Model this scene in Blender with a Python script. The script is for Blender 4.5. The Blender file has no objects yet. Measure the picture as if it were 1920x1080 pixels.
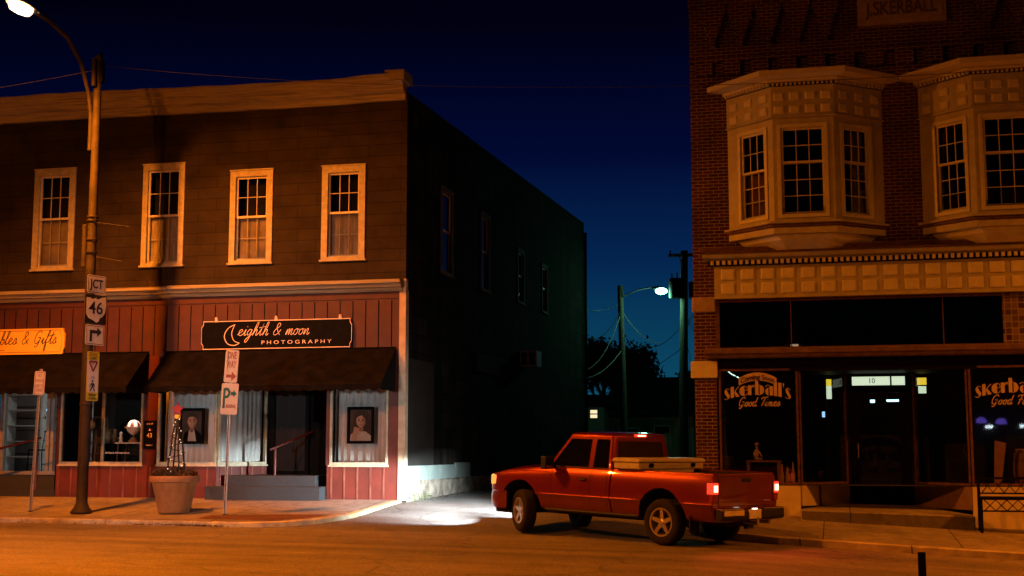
import bpy, bmesh, math, random
from mathutils import Vector, Matrix
random.seed(7)
S = bpy.context.scene
COL = S.collection
PI = math.pi
def R(d): return math.radians(d)

# ------------------------------------------------------------------ mesh builder
class MB:
    def __init__(s): s.v=[]; s.f=[]; s.m=[]; s.sm=[]
    def add(s, vs, fs, m=0, smooth=False):
        b=len(s.v); s.v += [tuple(p) for p in vs]
        for f in fs: s.f.append([b+i for i in f]); s.m.append(m); s.sm.append(smooth)
    def box(s, x0,x1,y0,y1,z0,z1, m=0, T=None):
        vs=[(x,y,z) for z in (z0,z1) for y in (y0,y1) for x in (x0,x1)]
        if T: vs=[T(*p) for p in vs]
        s.add(vs,[(0,2,3,1),(4,5,7,6),(0,1,5,4),(2,6,7,3),(0,4,6,2),(1,3,7,5)],m)
    def poly(s, pts, m=0): s.add(pts,[tuple(range(len(pts)))],m)
    def prism(s, pts, h, m=0, T=None):
        """pts: 2D outline, extruded from w=0 to h; T(u,v,w)->xyz"""
        T = T or (lambda u,v,w:(u,v,w)); n=len(pts)
        vs=[T(u,v,0) for u,v in pts]+[T(u,v,h) for u,v in pts]
        s.add(vs,[tuple(range(n))[::-1],tuple(range(n,2*n))]+[(i,(i+1)%n,n+(i+1)%n,n+i) for i in range(n)],m)
    def extrude(s, prof, a, b, T, m=0, caps=True, smooth=False):
        """prof: 2D closed outline (u,v), swept along w from a to b; T(w,u,v)"""
        n=len(prof); vs=[T(a,u,v) for u,v in prof]+[T(b,u,v) for u,v in prof]
        fs=[(i,(i+1)%n,n+(i+1)%n,n+i) for i in range(n)]
        s.add(vs,fs,m,smooth)
        if caps: s.add(vs,[tuple(range(n))[::-1],tuple(range(n,2*n))],m)
    def tube(s, pts, r, n=8, m=0, caps=True, smooth=True):
        pts=[Vector(p) for p in pts]; rs=r if isinstance(r,(list,tuple)) else [r]*len(pts)
        rings=[]; up=Vector((0,0,1)); prev=None
        for i,p in enumerate(pts):
            d=(pts[min(i+1,len(pts)-1)]-pts[max(i-1,0)]).normalized()
            if prev is None:
                a=d.cross(up if abs(d.z)<.95 else Vector((1,0,0))).normalized()
            else:
                a=(prev-d*prev.dot(d)).normalized()
            prev=a; b=d.cross(a)
            rings.append([p+(a*math.cos(2*PI*k/n)+b*math.sin(2*PI*k/n))*rs[i] for k in range(n)])
        vs=[q for g in rings for q in g]; fs=[]
        for i in range(len(pts)-1):
            for k in range(n):
                fs.append((i*n+k,i*n+(k+1)%n,(i+1)*n+(k+1)%n,(i+1)*n+k))
        s.add(vs,fs,m,smooth)
        if caps and n>2: s.add(vs,[tuple(range(n))[::-1],tuple(range(len(vs)-n,len(vs)))],m)
    def lathe(s, prof, c=(0,0,0), n=24, m=0, T=None, smooth=True, closed=False):
        """prof: (r,z) list revolved about z"""
        vs=[]
        for r,z in prof:
            for k in range(n):
                a=2*PI*k/n; p=(r*math.cos(a),r*math.sin(a),z)
                if T: p=T(*p)
                vs.append((p[0]+c[0],p[1]+c[1],p[2]+c[2]))
        fs=[]; L=len(prof)
        for i in range(L if closed else L-1):
            j=(i+1)%L
            for k in range(n): fs.append((i*n+k,i*n+(k+1)%n,j*n+(k+1)%n,j*n+k))
        s.add(vs,fs,m,smooth)
    def sphere(s, c, r, n=12, m=0, sq=(1,1,1)):
        prof=[(max(1e-4,r*math.sin(PI*i/(n//2+2))), -r*math.cos(PI*i/(n//2+2))) for i in range(n//2+3)]
        s.lathe(prof,c,n,m,T=lambda x,y,z:(x*sq[0],y*sq[1],z*sq[2]))
    def mesh(s, me, T, m=0):
        s.add([T(*v.co) for v in me.vertices],[tuple(p.vertices) for p in me.polygons],m)
    def build(s, name, mats, parent=None, local=False, bevel=0, sharp=35, weld=False, seg=1):
        me=bpy.data.meshes.new(name)
        off=Vector((0,0,0))
        if parent is not None and not local:
            p=parent
            while p is not None: off+=Vector(p.location); p=p.parent
        me.from_pydata([Vector(v)-off for v in s.v],[],s.f)
        if not isinstance(mats,(list,tuple)): mats=[mats]
        for m in mats: me.materials.append(m)
        me.polygons.foreach_set('material_index',[min(i,len(mats)-1) for i in s.m])
        me.polygons.foreach_set('use_smooth',s.sm)
        if weld or bevel:
            bm=bmesh.new(); bm.from_mesh(me)
            bmesh.ops.remove_doubles(bm,verts=bm.verts,dist=1e-4)
            if bevel: bmesh.ops.recalc_face_normals(bm,faces=bm.faces)
            bm.to_mesh(me); bm.free()
        if any(s.sm): me.set_sharp_from_angle(angle=R(sharp))
        me.update()
        o=bpy.data.objects.new(name,me); COL.objects.link(o)
        if parent is not None: o.parent=parent
        if bevel:
            b=o.modifiers.new('edge','BEVEL'); b.width=bevel; b.segments=seg; b.limit_method='ANGLE'; b.angle_limit=R(40)
        return o

def tag(o,label=None,cat=None,group=None,kind=None):
    if label: o['label']=label
    if cat: o['category']=cat
    if group: o['group']=group
    if kind: o['kind']=kind
    return o
def thing(name,label,cat,loc=(0,0,0),rz=0,group=None):
    o=bpy.data.objects.new(name,None); COL.objects.link(o); o.location=loc; o.rotation_euler=(0,0,rz)
    o.empty_display_size=.2
    return tag(o,label,cat,group)
def copy_tree(o,parent=None):
    c=o.copy(); COL.objects.link(c); c.parent=parent
    for ch in o.children: copy_tree(ch,c)
    return c

# ------------------------------------------------------------------ materials
def newmat(name):
    m=bpy.data.materials.new(name); m.use_nodes=True
    nt=m.node_tree; b=nt.nodes['Principled BSDF']
    return m,nt,b
def N(nt,t,**k):
    n=nt.nodes.new(t)
    for a,v in k.items(): setattr(n,a,v)
    return n
def coords(nt,axes='xyz',scale=(1,1,1)):
    tc=N(nt,'ShaderNodeTexCoord'); 
    if axes=='xyz' and scale==(1,1,1): return tc.outputs['Object']
    sx=N(nt,'ShaderNodeSeparateXYZ'); nt.links.new(tc.outputs['Object'],sx.inputs[0])
    cb=N(nt,'ShaderNodeCombineXYZ')
    for i,a in enumerate(axes):
        mu=N(nt,'ShaderNodeMath',operation='MULTIPLY'); mu.inputs[1].default_value=scale[i]
        nt.links.new(sx.outputs['xyz'.index(a)],mu.inputs[0]); nt.links.new(mu.outputs[0],cb.inputs[i])
    return cb.outputs[0]
def ramp(nt,fac,stops):
    r=N(nt,'ShaderNodeValToRGB'); e=r.color_ramp.elements
    while len(e)<len(stops): e.new(.5)
    for i,(p,c) in enumerate(stops):
        e[i].position=p; e[i].color=tuple(c)+(1,) if len(c)==3 else c
    nt.links.new(fac,r.inputs[0]); return r.outputs[0]
def noise(nt,vec,scale,detail=4,rough=.55):
    n=N(nt,'ShaderNodeTexNoise'); n.inputs['Scale'].default_value=scale; n.inputs['Detail'].default_value=detail
    n.inputs['Roughness'].default_value=rough
    nt.links.new(vec,n.inputs['Vector']); return n.outputs[0]
def mixc(nt,fac,a,b,mode='MIX'):
    m=N(nt,'ShaderNodeMix',data_type='RGBA',blend_type=mode)
    for s,v in ((m.inputs[0],fac),(m.inputs[6],a),(m.inputs[7],b)):
        if hasattr(v,'node'): nt.links.new(v,s)
        else: s.default_value=(tuple(v)+(1,)) if isinstance(v,(tuple,list)) else v
    return m.outputs[2]
def bump(nt,b,h,strength=.3,dist=.02,prev=None):
    n=N(nt,'ShaderNodeBump'); n.inputs['Strength'].default_value=strength; n.inputs['Distance'].default_value=dist
    nt.links.new(h,n.inputs['Height'])
    if prev is not None: nt.links.new(prev,n.inputs['Normal'])
    nt.links.new(n.outputs[0],b.inputs['Normal']); return n.outputs[0]
def pm(name,c1,c2=None,scale=6,rough=.7,metal=0,bmp=.15,bscale=40,coat=0,contrast=(.35,.65),spec=None,axes='xyz',stretch=(1,1,1)):
    m,nt,b=newmat(name); v=coords(nt,axes,stretch)
    c2=c2 or tuple(x*.75 for x in c1)
    nt.links.new(ramp(nt,noise(nt,v,scale,6),[(contrast[0],c1),(contrast[1],c2)]),b.inputs['Base Color'])
    b.inputs['Roughness'].default_value=rough; b.inputs['Metallic'].default_value=metal
    if coat: b.inputs['Coat Weight'].default_value=coat; b.inputs['Coat Roughness'].default_value=.04
    if spec is not None: b.inputs['Specular IOR Level'].default_value=spec
    if bmp: bump(nt,b,noise(nt,v,bscale,3),bmp,.01)
    return m
def brickm(name,axes,w,h,mortar,cA,cB,cM,rough=.85,bstr=.4,offset=.5,dirt=.5,bias=0.,streak=0):
    m,nt,b=newmat(name); v=coords(nt,axes)
    t=N(nt,'ShaderNodeTexBrick'); t.inputs['Scale'].default_value=1; t.inputs['Brick Width'].default_value=w
    t.inputs['Row Height'].default_value=h; t.inputs['Mortar Size'].default_value=mortar; t.offset=offset
    t.inputs['Mortar Smooth'].default_value=.2; t.inputs['Bias'].default_value=bias
    for k,c in (('Color1',cA),('Color2',cB),('Mortar',cM)): t.inputs[k].default_value=tuple(c)+(1,)
    dv=N(nt,'ShaderNodeVectorMath',operation='ADD')
    nz=N(nt,'ShaderNodeTexNoise'); nz.inputs['Scale'].default_value=3; nt.links.new(v,nz.inputs['Vector'])
    sc=N(nt,'ShaderNodeVectorMath',operation='SCALE'); sc.inputs['Scale'].default_value=mortar*1.5
    nt.links.new(nz.outputs[1],sc.inputs[0]); nt.links.new(v,dv.inputs[0]); nt.links.new(sc.outputs[0],dv.inputs[1])
    nt.links.new(dv.outputs[0],t.inputs['Vector'])
    d=ramp(nt,noise(nt,v,1.3,6),[(.3,(1,1,1)),(.75,(1-dirt,)*3)])
    c=mixc(nt,1.,t.outputs[0],d,'MULTIPLY')
    if streak:
        sv=coords(nt,axes,(2.2,.12,1))
        c=mixc(nt,1.,c,ramp(nt,noise(nt,sv,1.6,4),[(.35,(1,1,1)),(.62,(1-streak,)*3)]),'MULTIPLY')
    nt.links.new(c,b.inputs['Base Color'])
    b.inputs['Roughness'].default_value=rough; b.inputs['Specular IOR Level'].default_value=.1
    inv=N(nt,'ShaderNodeMath',operation='SUBTRACT'); inv.inputs[0].default_value=1; nt.links.new(t.outputs[1],inv.inputs[1])
    p=bump(nt,b,inv.outputs[0],bstr,.015)
    bump(nt,b,noise(nt,v,60,3),.15,.01,p)
    return m
def emit(name,c,s):
    m,nt,b=newmat(name); b.inputs['Base Color'].default_value=tuple(c)+(1,)
    b.inputs['Emission Color'].default_value=tuple(c)+(1,); b.inputs['Emission Strength'].default_value=s
    b.inputs['Roughness'].default_value=.3
    return m
def glassm(name,tint=(.9,.9,.9),gl=.9,base=.06):
    m=bpy.data.materials.new(name); m.use_nodes=True; nt=m.node_tree; nt.nodes.clear()
    o=N(nt,'ShaderNodeOutputMaterial'); mx=N(nt,'ShaderNodeMixShader'); t=N(nt,'ShaderNodeBsdfTransparent'); g=N(nt,'ShaderNodeBsdfGlossy')
    t.inputs[0].default_value=tuple(tint)+(1,); g.inputs['Roughness'].default_value=.02; g.inputs[0].default_value=(gl,gl,gl,1)
    lw=N(nt,'ShaderNodeLayerWeight'); lw.inputs[0].default_value=.35
    mr=N(nt,'ShaderNodeMapRange'); mr.inputs[3].default_value=base; mr.inputs[4].default_value=.7
    nt.links.new(lw.outputs['Fresnel'],mr.inputs[0])
    nt.links.new(mr.outputs[0],mx.inputs[0]); nt.links.new(t.outputs[0],mx.inputs[1]); nt.links.new(g.outputs[0],mx.inputs[2]); nt.links.new(mx.outputs[0],o.inputs[0])
    return m

# ------------------------------------------------------------------ lettering
def text_me(body,size=1,offset=0,shear=0,align='CENTER',spacing=1,bold=0):
    c=bpy.data.curves.new('lettering','FONT'); c.body=body; c.size=size; c.offset=offset; c.shear=shear
    c.align_x=align; c.align_y='CENTER'; c.space_character=spacing; c.resolution_u=3; c.extrude=.0015
    o=bpy.data.objects.new('lettering',c); COL.objects.link(o)
    dg=bpy.context.evaluated_depsgraph_get(); dg.update()
    me=bpy.data.meshes.new_from_object(o.evaluated_get(dg))
    bpy.data.objects.remove(o); bpy.data.curves.remove(c); return me
def put_text(mb,body,x,z,size,T,w=None,sx=1,m=0,**k):
    me=text_me(body,size,**k)
    xs=[v.co.x for v in me.vertices]; 
    if w: sx=w/(max(xs)-min(xs))
    mb.mesh(me,lambda a,b,c:T(x+a*sx,z+b,c),m); bpy.data.meshes.remove(me)
def catmull(p,n=6):
    if len(p)<3: return p
    q=[p[0]]+list(p)+[p[-1]]; out=[]
    for i in range(1,len(q)-2):
        a,b,c,d=q[i-1:i+3]
        for k in range(n):
            t=k/n
            out.append(tuple(.5*(2*b[j]+(c[j]-a[j])*t+(2*a[j]-5*b[j]+4*c[j]-d[j])*t*t+(-a[j]+3*b[j]-3*c[j]+d[j])*t**3) for j in range(len(b))))
    out.append(tuple(p[-1])); return out
def ribbon(mb,pts,w,T,m=0):
    """flat stroke of half width w in the (u,v) plane, 2 mm thick"""
    n=len(pts); L=[];Rr=[]
    for i in range(n):
        a=pts[max(i-1,0)]; b=pts[min(i+1,n-1)]; dx,dy=b[0]-a[0],b[1]-a[1]; l=math.hypot(dx,dy) or 1
        ww=w[i] if isinstance(w,list) else w
        L.append((pts[i][0]-dy/l*ww,pts[i][1]+dx/l*ww)); Rr.append((pts[i][0]+dy/l*ww,pts[i][1]-dx/l*ww))
    vs=[T(u,v,.002) for u,v in L]+[T(u,v,.002) for u,v in Rr]
    mb.add(vs,[(i,i+1,n+i+1,n+i) for i in range(n-1)],m)
GL={'e':(.85,[[(0,.15),(.35,.5),(.6,.75),(.5,1.),(.25,.9),(.15,.45),(.3,.08),(.6,.05),(.85,.3)]]),
'i':(.55,[[(0,.2),(.28,1.),(.22,.3),(.32,.02),(.55,.25)],[(.36,1.38),(.4,1.46)]]),
'g':(.9,[[(.65,.9),(.35,1),(.1,.6),(.2,.1),(.5,.25),(.7,.95)],[(.7,.95),(.6,-.3),(.35,-1.),(.1,-.95),(.2,-.5),(.9,.25)]]),
'h':(.92,[[(0,.2),(.4,1.2),(.5,2.),(.33,2.05),(.2,1.3),(.12,0)],[(.12,0),(.3,.7),(.55,.95),(.62,.6),(.6,.1),(.75,.03),(.92,.3)]]),
't':(.68,[[(0,.2),(.35,1.2),(.42,1.9),(.3,.4),(.4,.02),(.68,.25)],[(-.1,1.2),(.8,1.42)]]),
'm':(1.15,[[(0,.1),(.12,.9),(.08,0),(.3,.8),(.45,.9),(.45,0),(.65,.8),(.82,.9),(.82,.15),(.95,0),(1.15,.3)]]),
'o':(.8,[[(.4,.95),(.1,.7),(.1,.15),(.4,.02),(.6,.4),(.5,.9),(.4,.95),(.6,.85),(.8,.85)]]),
'n':(.9,[[(0,.1),(.12,.9),(.1,0),(.35,.8),(.55,.9),(.55,.15),(.68,0),(.9,.3)]]),
'b':(.8,[[(0,.2),(.35,1.3),(.42,2.),(.25,2.),(.15,1.),(.2,.1),(.45,.02),(.65,.4),(.5,.85),(.3,.6)],[(.5,.8),(.8,.75)]]),
'l':(.55,[[(0,.2),(.35,1.3),(.42,2.),(.25,2.),(.15,1.),(.2,.1),(.35,.02),(.55,.25)]]),
's':(.75,[[(0,.15),(.35,1.),(.5,.5),(.45,.1),(.2,.02),(.1,.2)],[(.45,.1),(.75,.3)]]),
'f':(.65,[[(0,.2),(.4,1.3),(.52,2.),(.33,2.),(.25,1),(.2,-.9),(.4,-.9),(.3,.1),(.65,.3)]]),
'd':(.92,[[(.6,.9),(.3,1),(.08,.6),(.15,.08),(.4,.1),(.6,.7)],[(.75,2.),(.6,.6),(.6,.1),(.75,.02),(.92,.3)]]),
'G':(1.3,[[(1.05,1.7),(.75,2.05),(.3,1.7),(.1,1.),(.25,.2),(.6,.1),(.9,.5),(.98,1.),(.6,.95)],[(.98,1.),(.85,0),(.55,-.5),(.3,-.3)]]),
'T':(1.0,[[(0,1.55),(.15,1.9),(.7,1.95),(1.3,2.05)],[(.75,1.95),(.55,.8),(.4,0)]]),
'F':(1.1,[[(0,1.55),(.15,1.9),(.7,1.95),(1.35,2.05)],[(.75,1.95),(.55,.8),(.4,0)],[(.3,1.),(1.,1.08)]]),
'&':(1.35,[[(1.15,.0),(.7,.6),(.35,1.3),(.45,1.85),(.75,1.8),(.75,1.4),(.3,.9),(.1,.4),(.35,.02),(.75,.2),(1.1,.85)]]),
' ':(.7,[])}
def script_text(mb,s,x,z,h,w,T,slant=.25,m=0,width=None):
    tot=sum(GL[c][0] for c in s); sx=(width/(tot*h)) if width else 1
    u=0
    for c in s:
        adv,st=GL[c]
        for p in st:
            q=catmull([((u+a+b*slant)*h*sx+x,b*h+z) for a,b in p],5)
            ribbon(mb,q,w,T,m)
        u+=adv

# ------------------------------------------------------------------ material library
SOD=(1,.33,.04)
M={}
M['siding']=brickm('shingle_siding','xzy',1.22,.262,.006,(.048,.037,.023),(.041,.032,.020),(.013,.010,.007),dirt=.62,offset=.37,bstr=.4)
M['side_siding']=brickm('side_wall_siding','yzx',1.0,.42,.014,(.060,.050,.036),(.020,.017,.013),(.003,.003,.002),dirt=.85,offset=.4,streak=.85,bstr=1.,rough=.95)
M['cornice']=pm('weathered_cornice_paint',(.38,.34,.21),(.15,.12,.08),9,.8,0,.4,40,axes='xyz',stretch=(.10,1,4.5),contrast=(.45,.72))
M['trimdark']=pm('dark_side_trim',(.16,.13,.10),(.08,.065,.05),6,.8,0,.2)  # side window trim, a darker tone than the front trim
M['trim']=pm('cream_window_trim',(.45,.42,.29),(.32,.30,.21),9,.6,0,.15,50)
M['sash']=pm('white_sash',(.60,.57,.48),(.50,.47,.40),12,.5,0,.05)
M['red']=pm('red_painted_boards',(.115,.016,.009),(.07,.010,.006),2.5,.55,0,.12,25)
M['redworn']=pm('worn_batten',(.20,.065,.04),(.085,.014,.009),9,.65,0,.2,40,axes='xyz',stretch=(1,1,.3))
M['dkred']=pm('dark_red_fascia',(.064,.013,.007),(.042,.0085,.005),3,.65,0,.12)
M['black']=pm('black_paint',(.0035,.0035,.0035),(.006,.0055,.0055),8,.6,0,.05,spec=.04)
M['awning']=pm('black_awning_canvas',(.0075,.006,.0055),(.003,.0028,.0025),4,.95,0,.25,90,spec=.06)
M['dark']=pm('dark_interior',(.012,.011,.010),(.02,.018,.015),3,.9,0,0)
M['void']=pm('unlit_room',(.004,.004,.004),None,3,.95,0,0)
M['white']=pm('white_paint',(.72,.70,.66),(.60,.57,.52),7,.55,0,.08)
M['corner']=pm('corner_board_paint',(.50,.42,.30),(.38,.30,.20),5,.6,0,.2)
M['curtain']=pm('pleated_curtain_cloth',(.66,.65,.63),(.58,.57,.55),4,.9,0,.1,60)
M['shade']=pm('window_shade_cloth',(.34,.28,.22),(.24,.19,.15),5,.9,0,.1)
M['carpet']=pm('charcoal_step_carpet',(.028,.032,.036),(.018,.021,.024),30,.95,0,.5,160)
M['glass']=glassm('window_glass',(.85,.88,.86),.9,.05)
M['shopglass']=glassm('shop_glass',(.93,.95,.94),.9,.04)
M['darkglass']=glassm('dim_upper_glass',(.10,.10,.10),.8,.05)
M['stone']=pm('rubble_foundation_stone',(.30,.27,.22),(.12,.10,.08),4,.9,0,.9,7)
M['teal']=pm('grey_green_board',(.23,.30,.28),(.17,.22,.21),2,.7,0,.1)
M['corrug']=pm('old_corrugated_sheet',(.014,.014,.012),(.007,.007,.006),2,.7,.2,.1)
M['steel']=pm('galvanised_steel',(.42,.40,.38),(.28,.26,.24),14,.42,.7,.08)
M['polepaint']=pm('weathered_lamp_pole',(.048,.040,.034),(.028,.024,.02),6,.7,0,.12,spec=.2)
M['darkpole']=pm('dark_bronze_pole',(.035,.026,.02),(.02,.016,.013),6,.65,0,.12,spec=.25)
M['signwhite']=pm('sign_sheeting_white',(.42,.42,.43),(.36,.36,.37),5,.4,0,.03)
M['signbright']=pm('reflective_sign_sheeting',(.82,.79,.78),(.74,.71,.70),5,.35,0,.03)
M['signblack']=pm('sign_black',(.015,.014,.014),None,5,.4,0,0)
M['signyellow']=pm('sign_sheeting_yellow',(.75,.62,.03),(.65,.52,.03),5,.4,0,.02)
M['signred']=pm('sign_red',(.25,.015,.02),None,5,.4,0,0)
M['signgreen']=pm('sign_green',(.0,.09,.08),None,5,.4,0,0)
M['signbrown']=pm('sign_brown_red',(.20,.05,.03),None,5,.4,0,0)
M['signback']=pm('sign_aluminium',(.35,.30,.28),None,8,.45,.6,.05)
M['decal']=pm('window_decal',(.50,.40,.36),(.44,.34,.30),10,.5,0,0)
M['shade2']=pm('lace_curtain',(.50,.44,.38),(.28,.23,.19),3.5,.9,0,.1,axes='xyz',stretch=(4,1,.6))
M['pink']=pm('cream_lettering',(.80,.66,.58),(.74,.60,.52),10,.5,0,0)
M['boardyellow']=pm('golden_sign_paint',(.95,.62,.07),(.88,.54,.05),2.2,.45,0,.05)
M['terracotta']=pm('terracotta_plastic',(.33,.17,.06),(.26,.13,.042),7,.6,0,.1,30)
M['soil']=pm('dead_foliage',(.055,.040,.035),(.10,.06,.04),20,.9,0,.3)
M['brick']=brickm('old_red_brick','xzy',.215,.0708,.009,(.095,.024,.018),(.05,.015,.012),(.26,.22,.16),dirt=.55,bstr=.6)
M['brickside']=brickm('old_red_brick_side','yzx',.215,.0708,.009,(.13,.035,.024),(.075,.022,.017),(.30,.26,.19),dirt=.5,bstr=.6)
M['cream']=pm('tan_trim_paint',(.40,.38,.21),(.32,.30,.16),4,.65,0,.12,45)
M['creamlt']=pm('light_tan_paint',(.56,.54,.32),(.48,.46,.27),6,.6,0,.1)
M['creamworn']=pm('peeling_tan_paint',(.52,.48,.30),(.14,.10,.07),5,.75,0,.4,30,contrast=(.60,.70),stretch=(.5,1,4),axes='xyz')
M['rust']=pm('rusted_iron_trim',(.12,.05,.03),(.05,.025,.018),9,.8,.1,.4,40)
M['limestone']=pm('carved_stone',(.34,.26,.17),(.25,.19,.12),7,.85,0,.5,25)
M['tile']=brickm('checker_glass_tile','xzy',.125,.125,.010,(.20,.14,.10),(.05,.02,.016),(.30,.25,.2),offset=0,dirt=.3,bias=0.)
M['bulk']=pm('cream_bulkhead_paint',(.56,.50,.36),(.46,.40,.28),3,.65,0,.15)
M['wood']=pm('brown_wood',(.17,.085,.035),(.10,.05,.02),6,.6,0,.15,axes='xyz',stretch=(1,1,.2))
M['woodlt']=pm('light_wood',(.38,.22,.10),(.28,.15,.07),6,.6,0,.15)
M['bark']=pm('bark',(.035,.028,.022),(.02,.016,.013),12,.95,0,.6)
M['twig']=pm('bare_twigs',(.02,.017,.013),None,12,.95,0,0)
M['leafdark']=pm('dark_leaves',(.03,.035,.018),(.045,.03,.015),2,.9,0,0)
M['polewood']=pm('utility_pole_wood',(.10,.075,.055),(.06,.045,.035),8,.9,0,.4,30,stretch=(3,3,.3))
M['cable']=pm('black_cable',(.006,.006,.006),None,5,.6,0,0)
M['cablelt']=pm('pale_cable',(.30,.26,.22),None,5,.6,0,0)
M['roofdark']=pm('dark_roof_shingles',(.02,.018,.017),(.03,.026,.024),6,.95,0,.4)
M['housewall']=pm('pale_house_siding',(.30,.30,.26),(.24,.24,.21),3,.8,0,.1)
M['housedark']=pm('dim_house_wall',(.10,.08,.06),(.07,.055,.04),3,.85,0,.1)
M['fence']=pm('grey_fence_wood',(.20,.14,.09),(.11,.08,.055),5,.85,0,.3,stretch=(1,1,.2))
M['ac']=pm('white_metal_case',(.45,.45,.46),(.36,.36,.37),6,.5,.1,.05)
M['interiorwall']=pm('shop_wall',(.50,.50,.49),(.40,.40,.39),2,.8,0,.05)
M['skin']=pm('portrait_skin',(.60,.36,.26),(.54,.31,.22),3,.7,0,0)
M['hair']=pm('portrait_hair',(.03,.018,.013),None,8,.7,0,0)
M['photobg']=pm('portrait_backdrop',(.05,.028,.02),(.03,.018,.014),3,.6,0,0)
M['cloth']=pm('pale_shirt',(.62,.54,.50),(.52,.44,.40),5,.8,0,0)
M['lamp_on']=emit('sodium_lamp_glass',(1,.66,.34),9)
M['lamp_mercury']=emit('mercury_lamp_glass',(.35,1,.80),22)
M['warmpane']=emit('lit_window_pane',(1,.80,.48),1.1)
M['redon']=emit('lit_tail_lamp',(1,.05,.02),1.3)
M['hot']=emit('lit_bulb_core',(1,.52,.30),4)
M['amber']=emit('lit_side_marker',(1,.50,.12),.7)
M['signlit']=emit('backlit_menu_panel',(.80,1,.72),.75)
M['yellowlit']=emit('backlit_yellow_panel',(1,.72,.05),.8)
M['coollamp']=emit('cool_white_tube',(.55,.9,1),2.2)
M['bluelamp']=emit('blue_lamp',(.35,.65,1),1.2)
M['violet']=emit('violet_lamp',(.25,.15,1),3)
M['fairy']=emit('fairy_bulb',(1,.85,.6),1.6)
# ------------------------------------------------------------------ camera
cam=bpy.data.cameras.new('camera'); co=bpy.data.objects.new('camera',cam); COL.objects.link(co); S.camera=co
co.location=(9.033,-27.655,1.6); co.rotation_euler=(R(90+6.956),0,R(13.5))
cam.sensor_width=36; cam.lens=2500/1920*36; cam.clip_end=600; cam.clip_start=.1

# ------------------------------------------------------------------ ground
def interp(t,pts):
    if t<=pts[0][0]: return pts[0][1]
    for (a,b),(c,d) in zip(pts,pts[1:]):
        if t<=c: return b+(d-b)*(t-a)/(c-a)
    return pts[-1][1]
ZR=[(-40,.25),(-8,.19),(-3.7,.165),(2,.10),(7.5,.02),(9.7,-.10),(12,-.21),(20,-.50),(45,-.9)]
def zr(x): return interp(x,ZR)
KY=-3.8
def zl(x,y): return zr(x)+.09+(.55-zr(x)-.09)*(y-KY)/(-KY)           # left pavement
def zq(x,y): return zr(x)+.125+(.19)*(y-KY)/(-KY)                       # right pavement
def zalley(x,y):
    a0=interp(x,[(-1,.50),(0,.50),(6.3,.22),(8,.20),(60,.2)])
    if x>6.3: a0=min(a0,zr(x)+.24)
    if y<=KY: return zr(x)
    if y<0:
        t=(y-KY)/(-KY); t=t*t*(3-2*t)*.5+t*.5
        return zr(x)+(a0-zr(x))*t
    return a0+(.62-a0)*min(y/6,1)+.004*max(0,y-6)
def frange(a,b,n): return [a+(b-a)*i/n for i in range(n+1)]
def grid(mb,xs,ys,zf,m=0):
    vs=[(x,y,zf(x,y)) for y in ys for x in xs]; n=len(xs)
    mb.add(vs,[(j*n+i,j*n+i+1,(j+1)*n+i+1,(j+1)*n+i) for j in range(len(ys)-1) for i in range(n-1)],m,True)
def asphalt(name,a,b,patch,bumps,rough=.85,crackc=.5):
    m,nt,bs=newmat(name); v=coords(nt)
    big=ramp(nt,noise(nt,v,.35,5),[(.30,a),(.70,b)])
    lv=coords(nt,'xyz',(.03,.9,1)); big=mixc(nt,1.,big,ramp(nt,noise(nt,lv,1.,3),[(.36,(.62,)*3),(.52,(1,1,1)),(.68,(1.22,)*3)]),'MULTIPLY')
    big=mixc(nt,1.,big,ramp(nt,noise(nt,v,1.7,4,.7),[(.34,(.72,)*3),(.50,(1,1,1))]),'MULTIPLY')
    sp=ramp(nt,noise(nt,v,38,3,.75),[(.30,(.30,)*3),(.50,(1,1,1)),(.70,(1.9,)*3)])
    c=mixc(nt,1.,big,sp,'MULTIPLY')
    sv=coords(nt,'xyz',(.25,1.3,1))
    c=mixc(nt,ramp(nt,noise(nt,sv,.8,3),[(.62,(0,0,0)),(.72,(patch,)*3)]),c,tuple(min(1,x*1.9) for x in b))
    vo=N(nt,'ShaderNodeTexVoronoi',feature='DISTANCE_TO_EDGE'); vo.inputs['Scale'].default_value=.22
    nv=N(nt,'ShaderNodeVectorMath',operation='ADD'); nz=N(nt,'ShaderNodeTexNoise'); nz.inputs['Scale'].default_value=.9
    nt.links.new(v,nz.inputs['Vector']); s2=N(nt,'ShaderNodeVectorMath',operation='SCALE'); s2.inputs['Scale'].default_value=1.4
    nt.links.new(nz.outputs[1],s2.inputs[0]); nt.links.new(v,nv.inputs[0]); nt.links.new(s2.outputs[0],nv.inputs[1]); nt.links.new(nv.outputs[0],vo.inputs['Vector'])
    cr=ramp(nt,vo.outputs['Distance'],[(.0,(crackc,)*3),(.009,(0,0,0))])
    c=mixc(nt,cr,c,(.012,.011,.010))
    nt.links.new(c,bs.inputs['Base Color']); bs.inputs['Roughness'].default_value=rough
    p=bump(nt,bs,noise(nt,v,70,2,.7),bumps,.012); bump(nt,bs,noise(nt,v,6,3),.12,.03,p)
    return m
M['road']=asphalt('road_asphalt',(.20,.175,.15),(.145,.125,.105),.35,.55,.75,.5)
M['alley']=asphalt('alley_asphalt',(.15,.145,.14),(.10,.095,.09),.2,.8,.9)
M['earth']=pm('dark_earth',(.06,.05,.04),(.04,.033,.028),.5,.95,0,.4)
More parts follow.
